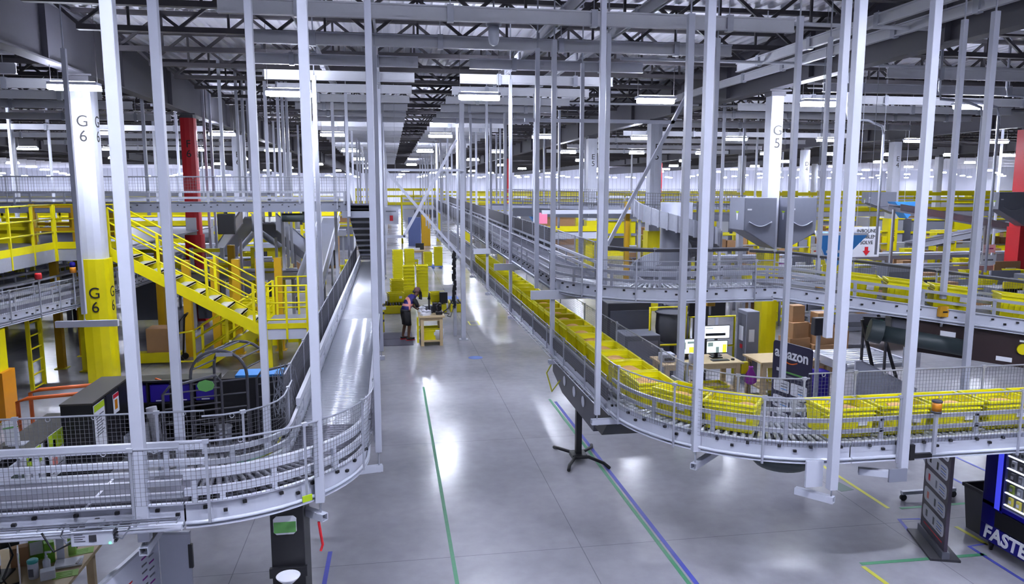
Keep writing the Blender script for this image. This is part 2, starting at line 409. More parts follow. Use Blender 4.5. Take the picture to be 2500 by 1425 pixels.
column(26.2, 27.9, 'F4', 'red column at the right edge of the view', True, wdt=.6)
column(26.4, 45.4, 'D4', 'pale column far back just right of the G5 column')
column(-23.4, 36.6, 'E7', 'white column with yellow base far back at the left edge')
for i, (cx, cy, rd, lb) in enumerate([(9.9, 63, 1, 'small red column far back near the right of the aisle'), (26.4, 72, 1, 'small red column far back at right of centre'), (-6.8, 54, 0, 'pale column far back left of the aisle conveyor'),
        (26.4, 54.2, 0, 'small pale column far back at right, first behind the yellow mezzanine'), (43, 54.2, 0, 'small pale column far back at right, second behind the yellow mezzanine'), (43, 72, 0, 'tiny pale column at the far right wall'), (-23.4, 63, 0, 'tiny pale column far back at left')]):
    column(cx, cy, '', lb, bool(rd))
# ------------------------------------------------------------------ conveyors
def seg(p, q, n=8):
    L = hypot(q[0] - p[0], q[1] - p[1]); n = max(1, int(L / n)) if n > 1 else max(1, int(L / n))
    return [tuple(p[i] + (q[i] - p[i]) * k / n for i in range(3)) for k in range(n + 1)]
def arc(c, R, a0, a1, z0, z1, n=20):
    return [(c[0] + R * cos(radians(a0 + (a1 - a0) * k / n)), c[1] + R * sin(radians(a0 + (a1 - a0) * k / n)), z0 + (z1 - z0) * k / n) for k in range(n + 1)]
def join(*ps):
    o = []
    for p in ps:
        for q in p:
            if not o or sum((a - b) ** 2 for a, b in zip(o[-1], q)) > 1e-6: o.append(q)
    return o
def walk(pts, step, start=0.):
    """points every step metres along the path, with heading"""
    out = []; d = start; acc = 0
    for a, b in zip(pts, pts[1:]):
        L = sqrt(sum((b[i] - a[i]) ** 2 for i in range(3)))
        while d <= acc + L + 1e-9:
            f = (d - acc) / L; out.append((tuple(a[i] + (b[i] - a[i]) * f for i in range(3)), atan2(b[1] - a[1], b[0] - a[0]))); d += step
        acc += L
    return out
def off(pts, o, dz=0.):
    r = []; m = len(pts)
    for i, p in enumerate(pts):
        a = pts[max(0, i - 1)]; b = pts[min(m - 1, i + 1)]; d = unit((b[0] - a[0], b[1] - a[1], 0)); r.append((p[0] - d[1] * o, p[1] + d[0] * o, p[2] + dz))
    return r
ROLL = {}
def rollers(parent, pts, width, pitch, m, limit=100, r=.024, rev=False, keep=None):
    w_ = walk(pts, pitch, pitch / 2)
    if rev: w_ = w_[::-1]
    o0 = org(parent); key = (width, r, m.name)
    rest = MB()
    for i, (p, a) in enumerate(w_):
        if i < limit:
            if key not in ROLL:
                mb = MB().tube((0, -width / 2, 0), (0, width / 2, 0), r, 10).tube((0, -width / 2 - .02, 0), (0, width / 2 + .02, 0), .008, 6)
                me_o = mb.build('roller', m); me_o.location = (0, 0, 0)
                # recentre on the axle
                zmin = -r
                for v in me_o.data.vertices: v.co.z += zmin
                ROLL[key] = me_o; o = me_o
            else:
                o = ROLL[key].copy(); COL.objects.link(o)
            o.name = 'roller'; o.parent = parent; o.location = (p[0] - o0[0], p[1] - o0[1], p[2] - r - o0[2]); o.rotation_euler[2] = a
        else:
            c, s = cos(a), sin(a); h = width / 2
            rest.tube((p[0] + s * h, p[1] - c * h, p[2] - r), (p[0] - s * h, p[1] + c * h, p[2] - r), r, 6)
    if rest.v: stuff(rest.build('far_rollers', m, parent))
def net(parent, pts, o, z0, z1, cell=.045, t=.004, post=1.3, top=.009, pz0=-.15, posts=True, ringm=None, mt=None, band=0.):
    base = off(pts, o); m = MB()
    h = z1 - z0; nh = max(2, int(h / cell)); fine = walk(base, .22); ln = [p for p, a in fine] + [base[-1]]
    for k in range(nh + 1):
        zz = z0 + h * k / nh
        m.path([(p[0], p[1], p[2] + zz) for p in ln], t / 2, 4)
    for p, a in walk(base, cell): m.box(p[0] - t / 2, p[0] + t / 2, p[1] - t / 2, p[1] + t / 2, p[2] + z0, p[2] + z1)
    gn = stuff(m.build('guard_net', mt or NETM, parent)); parent = gn
    if band: MB().sect(base, [(-.012, z1 - band), (.012, z1 - band), (.012, z1), (-.012, z1)]).build('net_hem', DARK, parent)
    MB().path([(p[0], p[1], p[2] + z1 + .012) for p in ln], top, 6).build('net_top_wire', GALV, parent)
    if posts:
        for p, a in walk(base, post, post * .35):
            q = MB().bar((p[0], p[1], p[2] + pz0), (p[0], p[1], p[2] + z1 + .03), .022)
            q.cb(p[0], p[1], p[2] + z1 + .012, .055, .035, .035, a).build('net_post', GALV, parent)
        r = MB()
        for p, a in walk(base, .42, .2):
            c = (p[0], p[1], p[2] + z1 - .01); r.path([(c[0] + .022 * cos(q) * cos(a), c[1] + .022 * cos(q) * sin(a), c[2] + .022 * sin(q)) for q in [k * pi / 5 for k in range(10)]], .004, 4, True)
        stuff(r.build('net_rings', GALV, parent))
def rail(parent, pts, o, dz, hh=.045, ww=.03, m=None, brackets=1.2, drop=.16, name='guard_rail'):
    q = off(pts, o, dz); b = MB().sect(q, [(-ww / 2, -hh / 2), (ww / 2, -hh / 2), (ww / 2, hh / 2), (-ww / 2, hh / 2)])
    if brackets:
        for p, a in walk(q, brackets, brackets * .3): b.cb(p[0], p[1], p[2] - drop / 2, .05, .03, drop, a)
    b.build(name, m or GALV, parent)
def frames(parent, pts, hw, h=.22, up=.03, m=None, bolts=True, conduit=True):
    for s in (1, -1):
        o = s * hw; f = s * .045
        MB().sect(pts, [(o, up), (o, -h), (o + f, -h), (o + f, -h + .012), (o + f * .15, -h + .012), (o + f * .15, up - .012), (o + f, up - .012), (o + f, up)][::s]).build('side_frame', m or WHITE, parent)
    if conduit:
        for s in (1, -1): MB().path(off(pts, s * (hw + .035), -h + .05), .018, 8).build('air_pipe', CLEARP, parent)
    if bolts:
        b = MB(); k = 0
        for s in (1, -1):
            for p, a in walk(off(pts, s * (hw + .02)), .17, .05):
                k += 1
                if k % 4 == 3: continue
                b.cb(p[0], p[1], p[2] - .03 - .05 * (k % 2), .035, .03, .026, a)
        stuff(b.build('bolts', BLACK, parent))
def stuffbolts(parent, *a): pass
def belt(parent, pts, width, m=None, name='belt'):
    MB().sect(pts, [(width / 2, 0), (width / 2, -.05), (-width / 2, -.05), (-width / 2, 0)]).build(name, m or BELT, parent)
def pan(parent, pts, hw, z=-.2, m=None):
    MB().sect(pts, [(hw, z), (hw, z - .02), (-hw, z - .02), (-hw, z)]).build('under_pan', m or DARK, parent)
B = 1.85
# --- left aisle conveyor: straight rollers, curve, belt to the left
ps = seg((-.73, 9.1, B), (-.73, 29.5, B), 4)
c = thing('roller_conveyor', 'long straight silver roller conveyor left of the aisle', 'conveyor', (-.73, 15, 1.6))
rollers(c, ps, .74, .075, STEEL, 100, .021); frames(c, ps, .40, .2, .05); pan(c, ps, .36, -.12, MID)
rail(c, ps, .43, .14, .07, .05, WHITE); rail(c, ps, .41, .29, .085, .05, WHITE, 1.6, .3)
rail(c, ps, -.42, .13, .05, .04, WHITE)
MB().sect(off(ps[:1] + ps[1:2], -.47), [(-.01, -.12), (.01, -.12), (.01, .16), (-.01, .16)]).build('side_panel', MID, c)
net(c, ps, .56, -.1, .62, .05, .007, 1.5); net(c, ps[:3], -.5, .05, .48, .045, .003, 2.4)
pc = arc((-1.9, 8.45), 1.17, 0, -90, B, B)
pc = join([(-.73, 9.08, B)], pc)
c = thing('roller_curve', 'curved grey roller conveyor turning left at the front of the aisle', 'conveyor', (-1, 7.8, 1.6))
rollers(c, pc, .74, .085, DROLL, 60, .026); frames(c, pc, .40, .21, .03); pan(c, pc, .38, -.16, DARK)
rail(c, pc, -.40, .10, .05, .035); rail(c, pc, -.41, .22, .05, .035)
rail(c, pc, .40, .12, .07, .04, WHITE); rail(c, pc, .41, .29, .085, .05, WHITE, .7, .25)
net(c, pc, -.47, .04, .55, .042, .003, 1.0); net(c, pc, .5, .05, .6, .042, .003, .9)
ct = off(pc, -.53, -.03); tr = MB()
for o in (0, .05, .1): tr.path(off(ct, -o, -.02), .006, 5)
for p, a in walk(off(ct, -.05), .16): tr.cb(p[0], p[1], p[2] - .025, .012, .12, .012, a)
tr.build('cable_tray', WIREM, c)
MB().path(off(ct, -.05, .0), .012, 6).build('yellow_cable', TAPEY, c)
cc = off(ct[6:16], -.07, .012); MB().sect(cc, [(.03, 0), (.03, .02), (-.03, .02), (-.03, 0)]).build('green_duct', mat('pale_green_duct', (150, 200, 184), .5), c)
MB().cb(-.83, 7.02, 1.78, .1, .012, .06, radians(35)).build('green_sticker', LIME, c)
pl = seg((-1.9, 7.28, B), (-7.5, 7.28, B), 3)
c = thing('belt_conveyor', 'grey belt conveyor crossing the lower left corner with two guard nets', 'conveyor', (-4, 7.28, 1.6))
belt(c, pl, .72); frames(c, pl, .40, .21, .03); pan(c, pl, .36, -.16, DARK)
st = MB()
for x in (-2.75, -4.3): st.box(x - .012, x + .012, 6.93, 7.63, B + .001, B + .004)
st.build('belt_seam', PAPER, c)
rail(c, pl, .40, .10, .05, .035); rail(c, pl, .41, .22, .05, .035)
rail(c, pl, -.40, .12, .06, .04, WHITE); rail(c, pl, -.41, .29, .085, .05, WHITE, 1.2, .25)
net(c, pl, .47, .04, .55, .042, .003, 1.15); net(c, pl, -.5, .05, .6, .042, .003, 1.3)
ct = off(pl, .55, -.05); tr = MB()
for o in (0, .05, .1): tr.path(off(ct, o), .006, 5)
for p, a in walk(off(ct, .05), .16): tr.cb(p[0], p[1], p[2], .012, .12, .012, a)
tr.build('cable_tray', WIREM, c)
MB().path(off(ct, .03, .01), .007, 6).path(off(ct, .07, .012), .006, 6).build('tray_cables', MID, c)
MB().path(off(ct[1:3], .08, .02), .008, 6).build('yellow_cable', TAPEY, c)
MB().path(off(pl, .5, -.17), .028, 8).build('air_pipe', WHITE, c)
t = thing('photo_eye_box', 'white controller box with green lamp hung on the front left conveyor', 'control box', (-2.75, 6.72, 1.5))
MB().box(-2.96, -2.62, 6.66, 6.76, 1.53, 1.66).build('case', WHITE, t, .008)
for dz in (0, .03, .06, .09): MB().box(-2.62, -2.6, 6.68, 6.74, 1.54 + dz, 1.555 + dz).build('port', DARK, t)
for k in range(4): MB().box(-2.93, -2.86 + .02 * (k % 2), 6.657, 6.66, 1.635 - .02 * k, 1.642 - .02 * k).build('print_line', MID, t)
MB().box(-2.81, -2.75, 6.655, 6.662, 1.57, 1.63).build('window', DARK, t)
MB().box(-2.65, -2.635, 6.655, 6.662, 1.54, 1.555).build('status_lamp', LEDG, t)
MB().path([(-2.93, 6.7, 1.6), (-3.0, 6.68, 1.56), (-3.05, 6.7, 1.62), (-3.02, 6.74, 1.72)], .008, 6).path([(-2.63, 6.7, 1.6), (-2.55, 6.68, 1.57), (-2.5, 6.7, 1.64), (-2.46, 6.74, 1.74)], .008, 6).build('cables', GREY, t)
MB().path([(-2.93, 6.7, 1.57), (-3.1, 6.66, 1.5), (-3.2, 6.7, 1.66)], .009, 6).build('black_cable', BLACK, t)
MB().box(-2.85, -2.71, 6.7, 6.78, 1.67, 1.72).build('bracket', GALV, t)
t.location = (t.location[0] + .18, t.location[1], t.location[2] + .09)
for k, x in enumerate((-2.78, -2.6, -2.42)):
    o = MB().box(x - .07, x + .07, 6.83, 6.86, 1.69, 1.75).build('sensor_module', DARK); tag(o, f'dark sensor strip on the front belt conveyor frame, {ORD[k]} from the left above the controller', 'sensor', 'sensor strips')
# --- right lower conveyor with the totes
pr_ = seg((3.36, 48, B), (3.36, 9.62, B), 4)
c = thing('tote_conveyor', 'long straight conveyor right of the aisle carrying yellow totes', 'conveyor', (3.36, 20, 1.6))
belt(c, pr_, .70); frames(c, pr_, .42, .24, .04); pan(c, pr_, .38, -.2, DARK)
for s in (1, -1):
    rail(c, pr_, -.43 * s, .06, .06, .04, GREY); rail(c, pr_, -.44 * s, .15, .045, .03, GALV)
net(c, pr_[-5:], -.5, .0, .3, .034, .002, 1.4, top=.006, mt=NETF); net(c, pr_[-7:], .5, .1, .5, .04, .0024, 2.2, mt=NETF)
MB().sect(off(pr_, -.485), [(-.006, -.04), (.006, -.04), (.006, .15), (-.006, .15)]).build('guard_panel', mat('smoky_mesh_panel', (74, 73, 82), .6), c)
ct = off(pr_, -.56, -.12); tr = MB()
for o in (0, .06): tr.path(off(ct, -o), .007, 5)
for p, a in walk(off(ct, -.03), .3): tr.cb(p[0], p[1], p[2], .012, .08, .012, a)
tr.build('cable_tray', WIREM, c)
pc = join([(3.36, 9.6, B)], arc((5.06, 9.55), 1.70, 180, 270, B, B, 24))
c = thing('tote_curve', 'curved silver roller conveyor turning right at the front of the aisle', 'conveyor', (4, 8.5, 1.6))
rollers(c, pc, .76, .085, STEEL, 60, .026); frames(c, pc, .42, .22, .03); pan(c, pc, .38, -.16, DARK)
for s in (1, -1):
    rail(c, pc, -.42 * s, .14, .045, .03, GALV, .8, .12); rail(c, pc, -.42 * s, .27, .045, .03, GALV, .8, .12)
net(c, pc, -.48, -.02, .52, .042, .003, 1.05, pz0=-.24); net(c, pc, .5, .0, .5, .045, .003, .8)
px_ = seg((5.06, 7.85, B), (13.5, 7.85, B), 3)
c = thing('tote_cross_conveyor', 'roller conveyor carrying yellow totes off to the right edge', 'conveyor', (8, 7.85, 1.6))
rollers(c, px_, .76, .085, STEEL, 80, .026); frames(c, px_, .42, .22, .03); pan(c, px_, .38, -.16, DARK)
for s in (1, -1):
    rail(c, px_, -.42 * s, .14, .045, .03, GALV, 1.2, .12); rail(c, px_, -.42 * s, .27, .045, .03, GALV, 1.2, .12)
net(c, px_, -.48, -.02, .52, .042, .003, 1.55, pz0=-.24); net(c, px_, .5, .0, .56, .045, .003, 1.8)
# --- upper conveyor
U = 3.05
pu = seg((3.36, 50, U + .42), (3.36, 13.5, U), 4)
c = thing('upper_conveyor', 'upper belt conveyor running back above the tote conveyor', 'conveyor', (3.36, 25, 2.8))
belt(c, pu, .74); frames(c, pu, .43, .22, .04, GREY); pan(c, pu, .4, -.19, DARK)
for s in (1, -1): rail(c, pu, -.43 * s, .12, .05, .04); rail(c, pu, -.44 * s, .26, .05, .04)
net(c, pu[:-4], -.5, .02, .5, .07, .006, 1.6); net(c, pu[-5:], -.5, .02, .5, .04, .0025, 1.6, mt=NETF); net(c, pu[-4:], .5, .05, .6, .05, .003, 1.6)
MB().sect(off(pu[:-2], -.47), [(-.006, .0), (.006, .0), (.006, .2), (-.006, .2)]).build('guard_panel', MATS['smoky_mesh_panel'], c)
MB().sect(off(pu[:-1], .52), [(-.006, .0), (.006, .0), (.006, .62), (-.006, .62)]).build('guard_panel', MATS['smoky_mesh_panel'], c)
pc = join([(3.36, 13.48, U)], arc((4.85, 13.45), 1.5, 180, 270, U, U, 20), seg((4.85, 11.95, U), (6.25, 11.95, U), .5))
c = thing('upper_curve', 'upper curved roller conveyor swinging right above the workstations', 'conveyor', (4.6, 12.5, 2.8))
rollers(c, pc, .76, .085, STEEL, 70, .026); frames(c, pc, .42, .22, .03); pan(c, pc, .38, -.16, DARK)
for s in (1, -1): rail(c, pc, -.42 * s, .13, .045, .03, GALV, .8, .12); rail(c, pc, -.42 * s, .27, .045, .03, GALV, .8, .12)
net(c, pc, -.48, .0, .45, .032, .002, 1.0, pz0=-.2, mt=NETF); net(c, pc, .5, .02, .58, .034, .002, 1.0, mt=NETF, band=.05)
pd = join(arc((6.25, 10.75), 1.2, 90, 63.4, U, U - .04, 5), seg((6.787, 11.823, U - .04), (12.2, 9.12, U - .68), 1.2))
c = thing('upper_slope_conveyor', 'sloping conveyor with yellow totes leading to the right edge at mid height', 'conveyor', (8, 11, 2.7))
belt(c, pd, .76); frames(c, pd, .42, .2, .04); pan(c, pd, .38, -.17, DARK)
for s in (1, -1): rail(c, pd, -.42 * s, .13, .045, .03, GALV, 1., .12); rail(c, pd, -.42 * s, .27, .045, .03, GALV, 1., .12)
net(c, pd, .5, .02, .55, .036, .0024, 1.3, band=.04); net(c, pd[:4], -.48, .0, .42, .034, .002, 1.4, mt=NETF)
t = thing('drive_unit', 'dark brown conveyor drive box with yellow knob and motor under the sloping conveyor', 'drive unit', (8.6, 10.9, 2))
ux, uy = 3.3 / 3.69, -1.65 / 3.69
def sl(d, o): return (6.787 + .8944 * d + .4472 * o, 11.823 - .4472 * d + .8944 * o)
def slb(m, d0, d1, o0, o1, zlo, zhi):
    v = []
    for z in (0, 1):
        for d, o in ((d0, o0), (d1, o0), (d1, o1), (d0, o1)):
            x, y = sl(d, o); v.append((x, y, (zhi if z else zlo) - .106 * d))
    return m.add(v, [(3, 2, 1, 0), (4, 5, 6, 7), (0, 1, 5, 4), (1, 2, 6, 5), (2, 3, 7, 6), (3, 0, 4, 7)])
BRN = mat('dark_brown_steel', (48, 34, 36), .45)
slb(MB(), 1.75, 5.2, -.36, .36, 2.28, 2.8).build('drive_box', BRN, t, .006)
slb(MB(), 1.5, 1.75, -.3, .3, 2.36, 2.76).build('pulley_guard', MID, t, .03)
a = sl(1.35, -.45); b_ = sl(2.6, -.5)
MB().tube((a[0], a[1], 2.37), (b_[0], b_[1], 2.2), .13, 16).build('motor', MOTOR, t)
a2 = sl(1.15, -.45); MB().tube((a2[0], a2[1], 2.42), (a[0], a[1], 2.38), .19, 18).build('gearbox', MOTOR, t, .01)
k_ = sl(3.35, -.36); k2 = sl(3.35, -.40)
MB().tube((k_[0], k_[1], 2.22), (k2[0], k2[1], 2.22), .085, 18).build('yellow_knob', YEL, t)
for d, lo, hi in ((2.2, 2.6, 2.68), (3.0, 2.34, 2.41), (3.3, 2.68, 2.71), (4.0, 2.55, 2.63)):
    slb(MB(), d, d + .22, -.365, -.36, lo, hi).build('label', PAPER, t)
slb(MB(), 4.0, 4.5, -.365, -.36, 2.66, 2.78).build('warning_label', mat('dim_yellow', (120, 104, 20), .6), t)
# --- motor under the right curve
t = thing('curve_drive_motor', 'dark green motor pod under the right curve of the tote conveyor', 'motor', (4.6, 8.0, 1.3))
MB().lathe([(.06, 0), (.3, .04), (.42, .16), (.42, .24)], (4.55, 8.0, 1.39), 24).build('pod', MOTOR, t)
MB().box(4.5, 5.9, 7.6, 8.1, 1.62, 1.665).build('mount_plate', BLACK, t)
# --- take-up unit under the straight tote conveyor with its floor stand
t = thing('take_up_unit', 'dark grey take-up box on a floor stand under the tote conveyor before the curve', 'conveyor take-up', (3.2, 11, 0))
MB().prism([(10.7, 1.02), (10.5, 1.6), (13.6, 1.6), (13.6, 1.25), (12.8, 1.05)], 'x', 2.98, 3.7).build('housing', mat('take_up_grey', (72, 72, 84), .45), t, .01)
MB().prism([(9.75, 1.6), (10.5, 1.6), (10.68, 1.1), (10.3, 1.1)], 'x', 3.0, 3.6).build('end_guard', BLACK, t)
h = MB()
for y in (11.3, 11.9, 12.6): h.tube((2.975, y, 1.32), (2.97, y, 1.32), .09, 14)
h.build('hole_cover', WHITE, t)
MB().box(3.1, 3.2, 12.2, 12.3, .05, 1.2).box(3.02, 3.28, 12.12, 12.38, .05, .12).build('stand_column', BLACK, t)
MB().path([(2.85, 12.85, .03), (2.9, 12.7, .06), (3.05, 12.4, .09), (3.3, 12.4, .09), (3.5, 12.65, .06), (3.55, 12.85, .03)], .03, 8).path([(2.85, 11.7, .03), (2.9, 11.85, .06), (3.05, 12.1, .09), (3.3, 12.1, .09), (3.5, 11.85, .06), (3.55, 11.7, .03)], .03, 8).build('stand_foot', BLACK, t)
MB().path([(2.95, 13.4, 1.5), (2.8, 13.3, 1.3), (2.86, 13.1, 1.0), (2.96, 12.9, 1.25)], .015, 6).build('hose', TAPEY, t)
# --- left mezzanine conveyor, incline and the lower left double conveyor
pm = seg((-22, 22, 4.25), (-1.15, 22, 4.25), 3)
c = thing('mezzanine_conveyor', 'grey conveyor crossing high above the yellow staircase at left', 'conveyor', (-8, 22, 4))
belt(c, pm, .7); frames(c, pm, .42, .22, .05, GREY, True, False); pan(c, pm, .4, -.19, BLACK)
for s in (1, -1): rail(c, pm, -.44 * s, .16, .05, .04); rail(c, pm, -.44 * s, .32, .05, .04)
net(c, pm, -.48, .3, .72, .07, .004, 2.2, mt=NETF)
net(c, pm, .48, .3, .72, .07, .004, 2.2)
pi_ = seg((-.74, 21.4, 4.25), (-.74, 29.8, 2.12), 1.5)
c = thing('incline_conveyor', 'steep dark sided belt conveyor descending to the left roller conveyor', 'conveyor', (-.74, 25, 2.5))
belt(c, pi_, .66); pan(c, pi_, .36, -.14, BLACK)
for s in (1, -1): MB().sect(pi_, [(s * .37, -.2), (s * .37, .5), (s * .40, .5), (s * .40, -.2)][::-s]).build('side_guard', DARK, c)
for p, a in walk(pi_, 1.0, .4): MB().box(-1.14, -.34, p[1] - .03, p[1] + .03, p[2] - .26, p[2] - .2).build('cross_member', GALV, c)
MB().box(-1.3, -.2, 21.3, 22.6, 3.86, 4.04).build('transfer_plate', GREY, c)
def lowconv(name, label, pts, hw, fm):
    c = thing(name, label, 'conveyor', (pts[0][0], pts[0][1] + 3, 1.5))
    belt(c, pts, hw * 2 - .1, BELT); frames(c, pts, hw, .2, .06, fm, True, False); pan(c, pts, hw - .03, -.18, MID)
    for s in (1, -1): rail(c, pts, -(hw + .02) * s, .2, .07, .05); rail(c, pts, -(hw + .02) * s, .38, .05, .04)
    return c
pts = join(seg((-9.0, 13.0, 2.12), (-7.85, 18.8, 2.1), 2), seg((-7.85, 18.8, 2.1), (-7.75, 31, 1.95), 3))
c = lowconv('lower_belt_conveyor', 'wide grey belt conveyor passing under the yellow platform at left, nearer lane', pts, .55, WHITE)
net(c, pts, -.62, .05, .5, .06, .003, 1.6, mt=NETF)
ct = off(pts, -.66, -.1); MB().path(off(ct, 0), .02, 6).path(off(ct, -.04, -.04), .012, 5).build('cables', MID, c)
pts = join(seg((-10.6, 13.5, 2.2), (-9.4, 19.5, 2.2), 2), seg((-9.4, 19.5, 2.2), (-9.2, 31, 2.05), 3))
c = lowconv('lower_belt_conveyor', 'grey belt conveyor beside the wide one under the yellow platform, farther lane', pts, .45, GALV)
for i, (x, y, z, cm, lb) in enumerate([(-7.45, 17.4, 2.5, RED, 'red'), (-7.22, 18.6, 2.5, AMBER, 'blue and amber')]):
    t = thing('signal_beacon', f'{lb} signal beacon on a thin stem beside the lower left belt conveyor', 'beacon', (x, y, z - .62))
    MB().tube((x, y, z - .62), (x, y, z + .25), .016, 6).build('stem', GALV, t)
    MB().lathe([(.07, 0), (.07, .1), (.06, .13)], (x, y, z + .25), 12).build('lens', cm, t)
    if i: MB().lathe([(.06, 0), (.06, .1), (.04, .12)], (x, y, z + .38), 12).build('top_lens', VBLUE, t)
t = thing('signal_beacon', 'red beacon on a grey stem at the left edge of the front belt conveyor', 'beacon', (-3.45, 6.75, 1.4))
MB().bar((-3.42, 6.76, 1.45), (-3.42, 6.76, 2.2), .04).build('stem', GALV, t)
MB().lathe([(.05, 0), (.05, .11)], (-3.52, 6.76, 2.2), 16).build('lens', RED, t)
MB().lathe([(.055, 0), (.055, .02)], (-3.52, 6.76, 2.31), 16).lathe([(.055, 0), (.055, .02)], (-3.52, 6.76, 2.18), 16).build('cap', GREY, t)
MB().bar((-3.52, 6.76, 2.17), (-3.42, 6.76, 2.12), .03).build('bracket', GALV, t)
MB().path([(-3.44, 6.76, 2.33), (-3.46, 6.8, 2.42), (-3.56, 6.82, 2.45)], .012, 6).build('green_cable', mat('green_cable', (36, 110, 70), .4), t)
t = thing('stop_button_box', 'yellow emergency stop box with a red button at the left edge', 'stop button', (-3.45, 6.7, 1.42))
MB().box(-3.53, -3.46, 6.66, 6.74, 1.44, 1.62).build('case', YEL, t, .006)
MB().tube((-3.495, 6.66, 1.53), (-3.495, 6.62, 1.53), .026, 14).build('button', REDP, t)
MB().box(-3.62, -3.54, 6.67, 6.75, 1.46, 1.6).build('side_switch', GREY, t, .005)
t = thing('signal_beacon', 'amber beacon on a grey stem in front of the crossing yellow totes', 'beacon', (6.0, 7.28, 1.75))
MB().bar((6.0, 7.3, 1.72), (6.0, 7.3, 2.2), .035).build('stem', GALV, t)
MB().lathe([(.05, 0), (.05, .1)], (6.0, 7.3, 2.22), 16).build('lens', AMBER, t)
MB().lathe([(.054, 0), (.054, .02)], (6.0, 7.3, 2.32), 16).lathe([(.054, 0), (.054, .025)], (6.0, 7.3, 2.195), 16).build('cap', DARK, t)
MB().box(5.74, 5.8, 7.34, 7.38, 1.64, 1.82).box(5.8, 6.02, 7.34, 7.38, 1.66, 1.71).build('bracket', BLACK, t)
# ------------------------------------------------------------------ drop posts that hang the conveyors from the roof
def post(x, y, z, label, wd=.105, arm=None, rod=.2, top=ZB, dirn=0., cat='post', mtl=None):
    wd *= .9
    t = thing('drop_post', 'white square drop post ' + label, cat, (x, y, z), 'white drop posts')
    MB().box(x - wd / 2, x + wd / 2, y - wd / 2, y + wd / 2, z, top).build('tube', mtl or POST, t, .006)
    MB().tube((x, y, top), (x, y, ZD + .03), .014, 6).build('hanger_rod', GALV, t)
    if rod: MB().tube((x, y, z - rod), (x, y, z), .009, 6).tube((x, y, z - rod - .03), (x, y, z - rod), .022, 6).build('threaded_rod', GALV, t)
    if arm:
        zz = z - rod + .02
        m = MB(); e = (x + arm[0], y + arm[1], zz); s_ = (x - arm[0] * .08, y - arm[1] * .08, zz)
        d = unit(V(s_, e)); r_, u_ = m.frame_at(d); w2 = .035; th = .006
        for a, b in (((-w2, -w2), (w2, -w2)), ((-w2, w2), (w2, w2)), ((-w2, -w2), (-w2, w2)), ((w2, -w2), (w2, w2))):
            pm_ = [(a[0] + b[0]) / 2, (a[1] + b[1]) / 2]; P = tuple(s_[i] + r_[i] * pm_[0] + u_[i] * pm_[1] for i in range(3)); Q = tuple(e[i] + r_[i] * pm_[0] + u_[i] * pm_[1] for i in range(3))
            hz = a[1] == b[1]; m.bar(P, Q, 2 * w2 if hz else th, th if hz else 2 * w2)
        m.build('support_arm', WHITE, t)
    return t
post(-2.24, 6.86, 1.55, 'at the front of the left belt conveyor', .112, (0, .9), .1)
post(-2.24, 8.13, 1.4, 'between the left belt conveyor and black cubby shelf', .10, None, 0)
post(-1.47, 8.87, 1.4, 'inside the bend of the left roller curve', .09, None, 0)
post(-.74, 7.30, 1.62, 'outside the left roller curve with a red tag below', .10, (-.55, .5), .17)
post(-.19, 8.7, 1.6, 'right of the left roller conveyor at its curve', .085, (-.5, -.1), .22)
post(-.21, 14.2, 1.62, 'second at right of the left roller conveyor', .09, (-.7, 0), .15)
post(-.21, 20.2, 1.62, 'third at right of the left roller conveyor', .09, (-.7, 0), .15)
post(-.21, 27, 1.62, 'fourth at right of the left roller conveyor', .09, (-.7, 0), .15)
post(-1.62, 17.97, 1.62, 'left of the roller conveyor near the yellow landing', .10, (.7, 0), .15)
post(-1.62, 23.5, 1.62, 'under the right end of the mezzanine conveyor', .10, (.7, 0), .15)
post(-1.1, 21.2, 3.9, 'holding the end of the mezzanine conveyor', .09, None, 0)
post(2.74, 9.65, 1.62, 'left of the tote conveyor before the right curve', .08, (1.0, .0), .12)
post(3.5, 8.08, 1.62, 'outside the right tote curve', .105, (.45, .4), .2)
post(4.40, 10.85, 1.62, 'inside the right tote curve, wide one', .11, None, 0)
post(5.56, 12.5, 2.9, 'behind the upper curve ending above the lit monitors', .085, None, 0)
post(6.06, 10.75, 1.7, 'in front of the dark blue information board', .09, None, 0)
post(4.72, 7.22, 1.42, 'with a white plate at its foot by the crossing totes', .105, (-.25, .3), .14)
post(4.9, 7.75, 3.0, 'paired behind the thick front post at the crossing totes', .09, None, 0)
post(5.66, 7.35, 1.55, 'at the crossing totes with a grey foot bracket', .10, (-.4, .2), .1)
post(8.66, 10.0, 1.62, 'behind the crossing totes near the right edge', .10, None, 0)
post(7.39, 12.1, 3.1, 'thin, above the amber junction box by the blue triangle', .075, None, 0)
post(8.62, 10.55, 2.95, 'at the sloping conveyor near its totes', .085, None, 0)
post(2.86, 13.12, 1.65, 'second left of the tote conveyor, with a cross plate', .09, (.8, 0), .12)
post(2.72, 13.9, 2.8, 'at the left start of the upper curve', .085, None, 0)
post(2.86, 17.9, 1.65, 'left of the tote conveyor, third from the front', .085, (.8, 0), .12)
post(2.83, 22.1, 1.65, 'left of the tote conveyor, fourth from the front', .085, (.8, 0), .12)
post(2.83, 26.5, 1.65, 'left of the tote conveyor, fifth from the front', .085, (.8, 0), .12)
post(3.62, 12.42, 2.9, 'outside the upper curve, directly over the totes', .085, None, 0)
post(3.95, 15.4, 2.8, 'right of the upper belt conveyor, nearest', .085, None, 0)
post(3.95, 20.5, 2.8, 'right of the upper belt conveyor, second', .085, None, 0)
post(3.95, 26, 2.8, 'right of the upper belt conveyor, third', .085, None, 0)
for t_, x, y in (('front post', 4.72, 7.17),):
    o = MB().box(4.46, 4.66, 7.3, 7.33, 1.42, 1.72).build('joint_plate', WHITE); tag(o, 'white square steel plate beside the thick front post at the crossing totes', 'plate')
